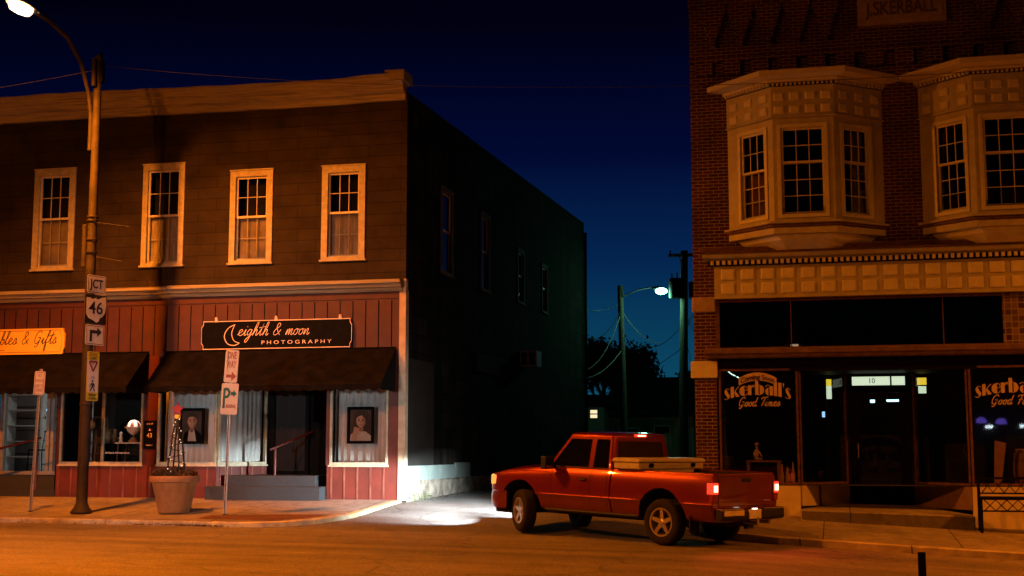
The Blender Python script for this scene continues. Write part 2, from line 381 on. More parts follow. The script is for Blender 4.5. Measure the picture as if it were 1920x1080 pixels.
def pavem(name,a,b,w,h):
    m,nt,bs=newmat(name); v=coords(nt,'xyz',(1,1,1))
    c=ramp(nt,noise(nt,v,.9,6),[(.32,a),(.68,b)])
    c=mixc(nt,1.,c,ramp(nt,noise(nt,v,45,2,.7),[(.3,(.65,)*3),(.6,(1.15,)*3)]),'MULTIPLY')
    c=mixc(nt,1.,c,ramp(nt,noise(nt,v,4.,4,.7),[(.36,(.68,)*3),(.55,(1.05,)*3)]),'MULTIPLY')
    c=mixc(nt,ramp(nt,noise(nt,v,.7,3),[(.58,(0,0,0)),(.66,(.5,)*3)]),c,tuple(x*.45 for x in b))
    t=N(nt,'ShaderNodeTexBrick'); t.inputs['Scale'].default_value=1; t.inputs['Brick Width'].default_value=w; t.inputs['Row Height'].default_value=h
    t.inputs['Mortar Size'].default_value=.012; t.inputs['Mortar Smooth'].default_value=.3; t.offset=0
    mp=N(nt,'ShaderNodeMapping'); mp.inputs['Location'].default_value=(.4,KY*0+.03,0); nt.links.new(v,mp.inputs[0]); nt.links.new(mp.outputs[0],t.inputs['Vector'])
    c=mixc(nt,t.outputs[1],c,(.02,.017,.014)); nt.links.new(c,bs.inputs['Base Color'])
    bs.inputs['Roughness'].default_value=.85
    bump(nt,bs,noise(nt,v,50,3),.25,.01); return m
M['pave']=pavem('pavement_concrete',(.27,.24,.20),(.19,.165,.135),2.3,1.9)
M['kerb']=pm('kerb_concrete',(.50,.44,.30),(.28,.24,.17),4,.85,0,.3,30)
M['kerbyellow']=pm('worn_yellow_kerb_paint',(.62,.50,.22),(.36,.31,.22),6,.75,0,.3,30)
M['warning']=brickm('brick_warning_pad','xyz',.10,.10,.012,(.24,.13,.09),(.20,.10,.07),(.10,.06,.04),offset=0)

b=MB(); grid(b,[-300,-100,-40,40,100,300],[-200,-62,-20,60,200,500],lambda x,y:-1.1)
tag(b.build('ground',M['earth']),kind='structure')
b=MB(); grid(b,frange(-60,60,120),frange(-60,KY,24),lambda x,y: zr(x)+.03*max(0,1-abs(y+14)/9))
tag(b.build('road',M['road']),kind='structure')
b=MB(); grid(b,frange(-60,60,120),frange(KY,4,24)+frange(4,150,40)[1:],zalley)
tag(b.build('alley_pavement',M['alley']),kind='structure')
EL=[(-3.8,-2.25),(-3.7,-1.7),(-3.4,-1.12),(-2.97,-.72),(-2.27,-.33),(-1.4,-.16),(-.3,-.06),(0,-.02)]
ER=[(-3.8,8.05),(-3.72,7.5),(-3.5,7.05),(-3.0,6.72),(-2.2,6.50),(-1.2,6.38),(0,6.3)]
def pavement(name,edge,side,zf,m):
    mb=MB(); ys=frange(KY,0,26); n=70; rows=[]
    for y in ys:
        e=interp(y,edge); far=-40 if side<0 else 45
        for i in range(n+1):
            t=(i/n)**1.6; x=e+(far-e)*t; rows.append((x,y,zf(x,y)))
    mb.add(rows,[(j*(n+1)+i,j*(n+1)+i+1,(j+1)*(n+1)+i+1,(j+1)*(n+1)+i) for j in range(len(ys)-1) for i in range(n)],0,True)
    return tag(mb.build(name,m),kind='structure')
pavement('pavement',EL,-1,zl,M['pave']); pavement('pavement',ER,1,zq,M['pave'])
def kerb(name,path,zf,m,w=.16,joint=0):
    """path: plan points on the outer edge; kerb stands 6 mm proud of the paving"""
    mb=MB(); n=len(path); V=[]
    for i,(x,y) in enumerate(path):
        a=path[max(i-1,0)]; c=path[min(i+1,n-1)]; d=Vector((c[0]-a[0],c[1]-a[1])).normalized(); nx,ny=-d.y,d.x
        z=zf(x,max(y,KY))+.006+random.uniform(-.004,.004); o=(x-nx*.012,y-ny*.012)
        V+=[(o[0],o[1],z-.45),(o[0]-nx*.004,o[1]-ny*.004,z-.02),(o[0]+nx*.02,o[1]+ny*.02,z),(x+nx*w,y+ny*w,z),(x+nx*w,y+ny*w,z-.4)]
    mb.add(V,[(i*5+k,(i+1)*5+k,(i+1)*5+k+1,i*5+k+1) for i in range(n-1) for k in range(4) if joint==0 or i%joint!=joint-1],0)
    return tag(mb.build(name,m),kind='structure')
def jointed(a,b,step):
    out=[]; x=a
    while x<b-.05: out+=[(x,KY),(min(x+step-.02,b),KY)]; x+=step
    return out
kerb('kerb',jointed(-40,-2.6,1.85),zl,M['kerb'],joint=2)
kerb('kerb',[(x,KY) for x in (-2.6,-2.4,-2.25)]+[(interp(y,EL),y) for y in frange(KY,-.1,26)][1:],zl,M['kerbyellow'])
kerb('kerb',[(interp(y,ER),y) for y in frange(0,KY,20)]+[(8.4,KY)],zq,M['kerb'])
kerb('kerb',jointed(8.42,45,1.85),zq,M['kerb'],joint=2)
# brick warning pad of the ramp beside the alley
mb=MB(); pts=[(-3.1,-3.45),(-1.55,-3.45),(-1.0,-2.95),(-.72,-2.45),(-1.9,-2.6),(-3.1,-2.9)]
mb.poly([(x,y,zl(x,y)+.006) for x,y in pts]); tag(mb.build('pavement_warning_pad',M['warning']),kind='structure')
# faint worn paint scuffs on the road
mb=MB()
for (x,y,l,w,a) in [(-6.9,-8.2,.9,.06,.05),(-5.0,-8.9,1.2,.05,.1),(-2.2,-7.6,.9,.05,0),(-4.0,-5.6,.5,.05,0),(-5.2,-6.2,.4,.04,0),(1.5,-9.2,.8,.05,.1),(-1.2,-5.1,.7,.05,.05)]:
    n=7; up=[];dn=[]
    for i in range(n):
        t=i/(n-1)*2-1; hh=w*(1-t*t)*random.uniform(.6,1.3)+.004
        px,py=x+t*l/2*math.cos(a),y+t*l/2*math.sin(a)
        up.append((px,py+hh)); dn.append((px,py-hh))
    zz=lambda x,y: zr(x)+.03*max(0,1-abs(y+14)/9)+.005
    o=dn+up[::-1]; mb.poly([(p,q,zz(p,q)) for p,q in o])
M['scuff']=pm('worn_road_paint',(.42,.40,.36),(.20,.18,.16),9,.8,0,.3,60)
tag(mb.build('road_marking',M['scuff']),kind='structure')

# ------------------------------------------------------------------ wall helpers
def wall(mb,f,a0,a1,b0,b1,holes,depth=.18,m=0,mr=None):
    A=sorted({a0,a1}|{h[0] for h in holes}|{h[1] for h in holes}); B=sorted({b0,b1}|{h[2] for h in holes}|{h[3] for h in holes})
    A=[a for a in A if a0<=a<=a1]; B=[c for c in B if b0<=c<=b1]
    for i in range(len(A)-1):
        for j in range(len(B)-1):
            ca,cb=(A[i]+A[i+1])/2,(B[j]+B[j+1])/2
            if any(h[0]<ca<h[1] and h[2]<cb<h[3] for h in holes): continue
            mb.poly([f(A[i],B[j],0),f(A[i+1],B[j],0),f(A[i+1],B[j+1],0),f(A[i],B[j+1],0)],m)
    for h in holes:
        for (p,q) in (((h[0],h[2]),(h[1],h[2])),((h[1],h[2]),(h[1],h[3])),((h[1],h[3]),(h[0],h[3])),((h[0],h[3]),(h[0],h[2]))):
            mb.poly([f(*p,0),f(*q,0),f(*q,depth),f(*p,depth)],m if mr is None else mr)
def fbox(mb,f,a0,a1,b0,b1,d0,d1,m=0): mb.box(a0,a1,b0,b1,d0,d1,m,T=lambda a,b_,d:f(a,b_,d))
def fframe(mb,f,a0,a1,b0,b1,w,d0,d1,m=0,wb=None,wt=None):
    wb=w if wb is None else wb; wt=w if wt is None else wt
    fbox(mb,f,a0,a0+w,b0,b1,d0,d1,m); fbox(mb,f,a1-w,a1,b0,b1,d0,d1,m)
    fbox(mb,f,a0+w,a1-w,b0,b0+wb,d0,d1,m); fbox(mb,f,a0+w,a1-w,b1-wt,b1,d0,d1,m)
def hung_window(parent,f,a0,a1,b0,b1,trim=.13,cols=3,rows=(2,2),split=.52,shade=True,tm='trim',name='window',shm='shade',proud=.035,rowsplit=None):
    """casing proud of the wall (> sashes, pane, shade)"""
    mb=MB(); fframe(mb,f,a0,a1,b0,b1,trim,-proud,.05,0,wb=trim*.45,wt=trim)
    fbox(mb,f,a0-.03,a1+.03,b0-.045,b0+.002,-proud-.03,.05,0)          # sill
    fbox(mb,f,a0-.015,a1+.015,b1,b1+.03,-proud-.02,.05,0)
    w=mb.build(name,M[tm],parent,bevel=.006)
    A0,A1,B0,B1=a0+trim,a1-trim,b0+trim*.45,b1-trim; mid=B0+(B1-B0)*split
    for (lo,hi,d,rws) in ((B0,mid+.02,.05,rows[1]),(mid-.02,B1,.02,rows[0])):
        s=MB(); fframe(s,f,A0,A1,lo,hi,.045,d,d+.035,0,wb=.05)
        iw=(A1-A0-.09)/cols; ih=(hi-lo-.095)/rws
        for k in range(1,cols): fbox(s,f,A0+.045+iw*k-.008,A0+.045+iw*k+.008,lo+.05,hi-.045,d+.008,d+.026,0)
        for k in range(1,rws): fbox(s,f,A0+.045,A1-.045,lo+.05+ih*k-.008,lo+.05+ih*k+.008,d+.0085,d+.0255,0)
        s.build('sash',M['sash'],w)
    g=MB(); g.poly([f(A0+.02,B0+.02,.045),f(A1-.02,B0+.02,.045),f(A1-.02,B1-.02,.045),f(A0+.02,B1-.02,.045)]); g.build('pane',M['glass'],w)
    if shade:
        g=MB(); g.poly([f(A0,B0,.13),f(A1,B0,.13),f(A1,mid+.01,.13),f(A0,mid+.01,.13)]); g.build('shade',M[shm],w)
    return w

# ------------------------------------------------------------------ left building
F0=lambda a,b_,d:(a,d,b_)
FS=lambda a,b_,d:(-d,a,b_)
LB=thing('corner_building','long dark shingled two-storey building with red boarded shopfronts beside the alley','building',(-7,10,0))
XL=-15.
wins=[(-13.1,-12.0,5.83,8.2),(-11.6,-10.5,5.83,8.2),(-9.26,-8.17,5.83,8.21),(-6.42,-5.36,5.83,8.19),(-4.22,-3.17,5.82,7.94),(-1.99,-.955,5.82,7.935)]
mb=MB(); wall(mb,F0,XL,0,5.2,9.6,[(a+.1,c-.1,d+.04,e-.1) for a,c,d,e in wins],.22)
mb.poly([(XL,0,5.2),(XL,0,9.6),(XL,21.7,9.9),(XL,21.7,5.2)])
mb.build('upper_wall',M['siding'],LB)
swins=[(2.62,3.66,5.86,7.92),(6.35,7.3,5.88,7.95),(10.6,11.5,6.0,7.6),(14.0,14.9,6.05,7.6)]
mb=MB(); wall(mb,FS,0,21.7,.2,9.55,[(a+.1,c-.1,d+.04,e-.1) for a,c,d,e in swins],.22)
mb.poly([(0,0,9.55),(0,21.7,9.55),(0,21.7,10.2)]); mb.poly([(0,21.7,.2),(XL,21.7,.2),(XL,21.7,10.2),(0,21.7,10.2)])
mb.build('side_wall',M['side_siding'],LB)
mb=MB(); mb.poly([(XL,0,9.35),(0-.02,0.02,9.35),(-.02,21.7,9.4),(XL,21.7,9.4)]); mb.build('roof',M['roofdark'],LB)
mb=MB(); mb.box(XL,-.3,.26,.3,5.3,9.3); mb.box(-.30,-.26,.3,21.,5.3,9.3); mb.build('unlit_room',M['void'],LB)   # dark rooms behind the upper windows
# cornice
mb=MB(); prof=[(0,9.36),(-.10,9.36),(-.13,9.50),(-.24,9.54),(-.30,9.66),(-.36,9.70),(-.40,9.82),(-.42,9.83),(-.42,9.89),(-.30,9.92),(0,9.95)]
xs=frange(XL,-.02,34); rows=[]
for x in xs:
    jz=random.uniform(-.012,.012)+.03*math.sin(x*.55)+.012*(x+5)*-.6; jy=random.uniform(-.012,.012)
    if x>-1.2: jz=-.01
    rows+=[(x,u+(jy if u<0 else 0),v+jz*(.6 if v<9.4 else 1)) for u,v in prof]
n=len(prof); mb.add(rows,[(i*n+k,(i+1)*n+k,(i+1)*n+k+1,i*n+k+1) for i in range(len(xs)-1) for k in range(n-1)])
mb.add(rows[-n:],[tuple(range(n))]); mb.box(-.40,.05,-.43,.2,9.90,9.95); mb.box(-.30,.05,-.445,.2,9.72,9.90)
mb.build('cornice',M['cornice'],LB)
mb=MB()
for xa,xb,dz in ((XL,-5.62,0),(-5.615,-.06,.012)):
    mb.extrude([(0,5.06),(-.06,5.06),(-.08,5.13),(-.17,5.15),(-.19,5.21),(-.25,5.23),(-.26,5.30),(-.02,5.335),(0,5.335)],xa,xb,lambda w,u,v:(w,u,v+dz))
mb.build('shopfront_cornice',M['cornice'],LB)
for k,(a,c,d,e) in enumerate(wins):
    hung_window(LB,F0,a,c,d,e,shm='shade2' if k%2 else 'shade',split=(.50,.53,.52,.505,.515,.52)[k],trim=.13+.008*(k%3))
for k,(a,c,d,e) in enumerate(swins):
    w=hung_window(LB,FS,a,c,d,e,cols=1,rows=(1,1),shade=False,trim=.10,tm='trimdark')
# fascia of vertical red boards between the awnings and the lower cornice
mb=MB(); mb.box(XL,-.13,.005,.05,3.72,5.1)
for k in range(int((XL*-1)/.30)):
    x=-.32-.30*k; mb.box(x-.009,x+.009,-.004,.006,3.74,4.88,1)
mb.box(XL,-.13,-.014,.004,4.92,5.06,0)
mb.build('board_fascia',[M['dkred'],M['black']],LB)
mb=MB(); mb.box(-.135,.022,-.03,.10,.53,5.34); mb.box(-.02,.024,.10,.16,.60,5.1); mb.build('corner_board',M['corner'],LB,bevel=.006)
# piers and bulkheads
def battens(mb,f,a0,a1,b0,b1,step,first):
    a=first
    while a<a1-.03:
        fbox(mb,f,a-.018,a+.018,b0,b1,-.016,.002,1); a+=step
def bulkhead(name,f,a0,a1,b0,b1,first,step=.33):
    mb=MB(); fbox(mb,f,a0,a1,b0,b1,0,.12); battens(mb,f,a0,a1,b0+.01,b1-.02,step,first); mb.build(name,[M['red'],M['redworn']],LB)
bulkhead('bulkhead',F0,-8.40,-5.86,.45,1.27,-8.33)
bulkhead('bulkhead',F0,-5.86,-4.40,.45,1.27,-5.6)
bulkhead('bulkhead',F0,-1.77,-.137,.45,1.27,-1.66,.30)
import mathutils
def angled(p,q):
    d=Vector((q[0]-p[0],q[1]-p[1])).normalized(); nn=Vector((-d.y,d.x))
    return (lambda a,b_,dd:(p[0]+d.x*a+nn.x*dd,p[1]+d.y*a+nn.y*dd,b_)), math.dist(p,q)
FA,LA=angled((-4.40,0.0),(-3.76,1.30))
bulkhead('bulkhead',FA,0.005,LA,.45,1.27,.12,.3)
for xa,xb in ((-6.22,-5.87),(-.36,-.137),(-1.80,-1.71),(-8.42,-8.34)):
    mb=MB(); mb.box(xa,xb,.0,.22,1.27,3.75); mb.build('pier',M['red'],LB)
def shopwindow(f,a0,a1,b0,b1,mull=(),m='trim',gm='shopglass'):
    mb=MB(); fframe(mb,f,a0,a1,b0,b1,.05,-.02,.05,0,wb=.07); fbox(mb,f,a0-.02,a1+.02,b0-.03,b0+.005,-.05,.05)
    for x in mull: fbox(mb,f,x-.03,x+.03,b0+.07,b1-.05,-.018,.048)
    w=mb.build('shop_window',M[m],LB,bevel=.005)
    g=MB(); g.poly([f(a0+.02,b0+.02,.02),f(a1-.02,b0+.02,.02),f(a1-.02,b1-.02,.02),f(a0+.02,b1-.02,.02)]); g.build('pane',M[gm],w)
    return w
shopwindow(F0,-8.33,-6.23,1.28,3.1,mull=(-7.24,))
shopwindow(F0,-5.86,-4.41,1.28,3.1)
shopwindow(FA,.03,LA-.02,1.28,3.1)
shopwindow(F0,-1.71,-.37,1.28,3.1)
# recessed entrance of the studio
mb=MB(); mb.box(-4.5,-1.7,.16,2.6,3.12,3.2); mb.box(-1.77,-1.73,.05,1.5,.5,3.12)
mb.build('entrance_ceiling',M['black'],LB)
mb=MB(); mb.box(-3.76,-1.77,1.34,1.40,.9,3.12); mb.build('entrance_wall',M['black'],LB)
d=MB(); fframe(d,F0,-3.66,-2.72,1.05,3.05,.09,1.27,1.335); dr=d.build('shop_door',M['black'],LB,bevel=.005)
g=MB()
for i in range(26):
    x0=-3.57+i*.0295; g.add([(x0,1.325+.008*(i%2),1.14),(x0+.0295,1.325+.008*((i+1)%2),1.14),(x0+.0295,1.325+.008*((i+1)%2),2.96),(x0,1.325+.008*(i%2),2.96)],[(0,1,2,3)])
M['doorcurtain']=pm('dim_door_curtain',(.018,.016,.016),None,4,.9,0,0); g.build('door_curtain',M['doorcurtain'],dr)
mb=MB(); mb.prism([(-4.5,-.33),(-1.80,-.33),(-1.80,.1),(-4.5,.1)],.40,T=lambda u,v,w:(u,v,.42+w)); mb.build('entrance_step',M['carpet'],LB,bevel=.012)
mb=MB(); mb.prism([(-4.22,.06),(-2.05,.06),(-1.85,1.34),(-3.7,1.34)],.24,T=lambda u,v,w:(u,v,.815+w)); mb.build('entrance_step',M['carpet'],LB,bevel=.012)
# recessed entrance of the gift shop
mb=MB(); mb.box(-11.5,-8.42,.10,1.45,.4,1.02); mb.box(-11.5,-8.42,-.0,.10,.4,.70); mb.build('entrance_step',M['carpet'],LB)
mb=MB()
for x in (-10.9,-9.62,-9.50,-8.56): mb.box(x,x+.085,1.44,1.54,1.04,3.3)
mb.box(-11.5,-8.42,1.45,1.53,1.02,1.11); mb.box(-11.5,-8.42,1.455,1.525,3.02,3.1)
sd=mb.build('entrance_glazing',M['white'],LB,bevel=.006)
g=MB(); g.poly([(-11.5,1.49,1.1),(-8.5,1.49,1.1),(-8.5,1.49,3.05),(-11.5,1.49,3.05)]); g.build('pane',M['shopglass'],sd)
mb=MB(); mb.poly([(-8.43,0,.5),(-8.43,1.5,.5),(-8.43,1.5,3.3),(-8.43,0,3.3)]); mb.build('entrance_side_wall',M['black'],LB)
# shop interiors
mb=MB()
mb.poly([(-14,6,.9),(-8.45,6,.9),(-8.45,6,3.9),(-14,6,3.9)]); mb.poly([(-8.45,1.6,.9),(-8.45,6,.9),(-8.45,6,3.9),(-8.45,1.6,3.9)]); mb.poly([(-14,1.5,1.0),(-8.45,1.5,1.0),(-8.45,6,1.0),(-14,6,1.0)])
for k in range(7): mb.box(-13.5,-8.5,5.93,5.99,1.5+k*.33,1.52+k*.33,1)
mb.build('gift_shop_room',[M['interiorwall'],M['dark']],LB)
mb=MB(); mb.poly([(-8.44,2.6,.9),(-6.0,2.6,.9),(-6.0,2.6,3.7),(-8.44,2.6,3.7)]); mb.poly([(-6.0,.1,.9),(-6.0,2.6,.9),(-6.0,2.6,3.7),(-6.0,.1,3.7)]); mb.poly([(-8.44,.06,1.28),(-6,.06,1.28),(-6,2.6,1.28),(-8.44,2.6,1.28)])
mb.poly([(-8.44,.06,3.7),(-6,.06,3.7),(-6,2.6,3.7),(-8.44,2.6,3.7)]);mb.build('display_bay',M['dark'],LB)
mb=MB(); mb.box(XL,-.2,.3,21.,3.9,3.95); mb.poly([(-5.85,1.9,.6),(-.2,1.9,.6),(-.2,1.9,3.9),(-5.85,1.9,3.9)]); mb.poly([(-14.5,6.5,.5),(-14.5,.2,.5),(-14.5,.2,3.9),(-14.5,6.5,3.9)])
mb.build('ceiling',M['dark'],LB)
# foundation, lower panels of the side wall
mb=MB(); ys=frange(.03,9,40); rows=[]
for y in ys:
    for j,(z,x) in enumerate(((.2,.05),(.5,.055),(.72,.05),(.93+.02*math.sin(y),.045),(.95,.0))):
        rows.append((x+random.uniform(-.018,.018) if j<4 else x,y,z+random.uniform(-.01,.01)))
mb.add(rows,[(i*5+k,(i+1)*5+k,(i+1)*5+k+1,i*5+k+1) for i in range(len(ys)-1) for k in range(4)]); mb.build('foundation',M['stone'],LB)
mb=MB(); mb.box(.0,.03,.17,3.9,.945,1.27); mb.box(.0,.034,3.93,5.3,.95,1.31); mb.build('base_board',M['teal'],LB)
mb=MB()
for i in range(36):
    y0=.17+i*.055; a=.008+.018*(i%2); c=.008+.018*((i+1)%2)
    mb.poly([(a,y0,1.28),(c,y0+.055,1.28),(c,y0+.055,3.62),(a,y0,3.62)])
mb.build('corrugated_sheet',M['corrug'],LB)
mb=MB(); mb.box(0,.05,5.85,10.2,3.66,4.16); mb.build('boarded_opening',M['void'],LB)
mb=MB(); mb.tube([(.08,21.55,.6),(.08,21.55,9.8)],.055,8); mb.build('downpipe',M['black'],LB)
# awnings
def awning(x0,x1,labelmat='awning'):
    mb=MB(); n=40; top=[];bot=[];val=[];xs=frange(x0,x1,n*3)
    for x in xs:
        w=.012*math.sin(x*5.1)+.008*math.sin(x*13)
        val.append((x,-1.0+w,2.90-.045*abs(math.sin(x*PI/.24))))
        bot.append((x,-1.0+w*.6,3.0)); top.append((x,-.04,3.83))
    mid=[(x,-.52,3.405-.03*math.sin(PI*((x-x0)/(x1-x0)*4%1))) for x in xs]
    k=len(xs); V=top+mid+bot+val
    mb.add(V,[(r*k+i,r*k+i+1,(r+1)*k+i+1,(r+1)*k+i) for r in range(3) for i in range(k-1)],0,True)
    for x in (x0,x1): mb.poly([(x,-.04,3.83),(x,-1.0,3.0),(x,-1.0,2.88),(x,-.04,2.88)])
    a=mb.build('awning',M[labelmat],LB)
    f=MB(); f.tube([(x0,-.985,3.0),(x1,-.985,3.0)],.015,6); f.tube([(x0,-.05,3.835),(x1,-.05,3.835)],.018,6); f.build('awning_frame',M['black'],a)
awning(-5.68,-.20); awning(-14.5,-6.12)
M['landing']=M['pave']; M['ledge']=pm('worn_brown_ledge',(.17,.10,.06),(.10,.05,.03),6,.7,0,.25); M['bannerred']=pm('banner_red_letters',(.30,.05,.03),None,5,.5,0,0)
M['bottle']=pm('pale_bottle_glass',(.20,.13,.08),(.3,.2,.12),6,.12,0,0); M['weed']=pm('weed_leaves',(.09,.12,.04),(.05,.07,.025),6,.8,0,0)
M['porch']=emit('lit_porch_panel',(1,.6,.2),.35); M['porchwall']=pm('tan_house_wall',(.22,.17,.12),(.17,.13,.09),3,.8,0,.1)
SKYEL,SKYROT,SKYS=-4,0,.15
M['acrosslamp']=emit('bluish_wall_lamp',(.75,.92,1),14); M['neon']=emit('blue_neon_tube',(.25,.3,1),9)
# ------------------------------------------------------------------ things on the left building
def curtain(label,f,a0,a1,b0,b1,d,n=10,amp=.055):
    mb=MB(); k=n*8; V=[]
    for z in (b0,b1):
        for i in range(k+1):
            a=a0+(a1-a0)*i/k; w=amp*math.sin(i/8*2*PI+1.6*math.sin(i*.11))*(.7+.3*math.sin(i*.07))+.015*math.sin(i*.13)
            V.append(f(a,z,d+w*(1 if z==b0 else .6)))
    mb.add(V,[(i,i+1,k+2+i,k+1+i) for i in range(k)],0,True)
    o=mb.build('curtain',M['curtain'],sharp=80); return tag(o,label,'curtain')
curtain('white pleated curtain behind the shop window left of the studio steps',F0,-5.85,-4.42,1.3,3.1,.34)
curtain('pale pleated curtain behind the angled window of the studio entrance',FA,.04,LA-.03,1.3,3.1,.16,9,.04)
curtain('white pleated curtain behind the shop window right of the studio door',F0,-1.72,-.37,1.3,3.1,.34,9)

def plate_outline(w,h,c=.09):
    """rectangle with bracket-notched corners"""
    p=[]
    for sx,sz,st in ((1,1,0),(-1,1,1),(-1,-1,2),(1,-1,3)):
        cx,cz=sx*w/2,sz*h/2
        a=[(cx,cz-sz*c*1.5),(cx-sx*c*.28,cz-sz*c*1.15),(cx-sx*c*.45,cz-sz*c*.75),(cx-sx*c*.45,cz)]
        p+= a if st%2==0 else a[::-1]
    return p
def scale(p,k,kz=None): return [(x*k,z*(kz or k)) for x,z in p]
def hanging_board(name,label,loc,w,h,face,edge,lm):
    t=thing(name,label,'sign',loc); mb=MB(); o=plate_outline(w,h)
    T=lambda u,v,d:(u,-d,v)
    mb.prism(o,.045,0,T); mb.build('board',M[face],t,local=True)
    r=MB(); i2=[(x*(1-.022*1.2*h/w),z*(1-.05)) for x,z in o]; n=len(o)
    V=[T(u,v,.045) for u,v in o]+[T(u,v,.056) for u,v in o]+[T(u,v,.056) for u,v in i2]+[T(u,v,.045) for u,v in i2]
    r.add(V,[(k*n+i,k*n+(i+1)%n,(k+1)*n+(i+1)%n,(k+1)*n+i) for k in range(3) for i in range(n)])
    r.build('rim',M[edge],t,local=True)
    return t
t=hanging_board('shop_sign','long black sign board with white moon and script lettering above studio awning',(-3.01,-.02,4.18),3.60,.64,'black','pink','pink')
TL=lambda u,v,d:(u,-.048-d,v)
mb=MB(); script_text(mb,'eighth & moon',-.93,-.02,.140,.0062,TL,slant=.32,width=1.72)
put_text(mb,'PHOTOGRAPHY',.49,-.185,.115,TL,w=1.66,spacing=1.55,offset=.0)
# crescent outline
cr=[]
for k in range(25): a=R(75+k*11.5); cr.append((-1.08+.215*math.cos(a),.005+.235*math.sin(a)))
inn=[]
for k in range(17): a=R(350-k*14.5); inn.append((-.945+.165*math.cos(a),.06+.20*math.sin(a)))
e0,e1=cr[0],cr[-1]
q=cr+[(-.86,-.17)]+catmull([(-.86,-.17),(-1.0,-.10),(-1.055,.02),(-1.03,.14),(-.985,.235)],6)
cr2=[p for p in cr]; ribbon(mb,catmull([(-.985,.235),(-1.15,.15),(-1.24,-.02),(-1.16,-.19),(-1.0,-.235),(-.87,-.185)],8),.009,TL); ribbon(mb,catmull([(-.87,-.185),(-1.0,-.13),(-1.06,.01),(-1.04,.12),(-.985,.235)],8),.008,TL)
mb.build('lettering',M['pink'],t,local=True)
for x in (-1.45,.0,1.52):
    mb=MB(); mb.box(x-.03,x+.03,-.05,-.03,.30,.385); mb.sphere((x,-.045,.385),.03,8); mb.build('hanger',M['pink'],t,local=True)
t=hanging_board('shop_sign','golden yellow sign board with dark script lettering above gift shop awning',(-9.85,-.02,4.13),3.16,.60,'boardyellow','boardyellow','signblack')
mb=MB(); script_text(mb,'bles & Gifts',-.13,-.06,.150,.0095,TL,slant=.28,width=1.50)
ribbon(mb,[(-.9,-.19),(.02,-.20)],.006,TL); mb.build('lettering',M['signblack'],t,local=True)
rm=MB(); o=plate_outline(3.02,.50); ribbon(rm,o+[o[0]],.005,TL); rm.build('border_line',M['signbrown'],t,local=True)
t=thing('wall_plaque','small black wall plaque numbered 43 on the red pier','sign',(-6.04,-.003,1.96))
mb=MB(); mb.box(-.155,.155,-.03,.0,-.32,.32); mb.build('plate',M['black'],t,local=True,bevel=.008)
mb=MB(); T2=lambda u,v,d:(u,-.032-d,v); put_text(mb,'43',0,-.02,.14,T2); put_text(mb,'EST',0,.24,.05,T2,w=.16); put_text(mb,'MARKET',0,-.24,.04,T2,w=.16); mb.prism([(-.03,.09),(.03,.09),(0,.14)],.002,0,T2)
mb.build('lettering',M['pink'],t,local=True)
t=thing('window_lettering','white street address lettering low on the gift shop window','lettering',(-6.85,.0,1.55))
mb=MB(); put_text(mb,'20 North Market Street',0,0,.062,lambda u,v,d:(u,-.004-d,v),w=.62,offset=.001); tag(mb.build('letters',M['pink'],t,local=True))
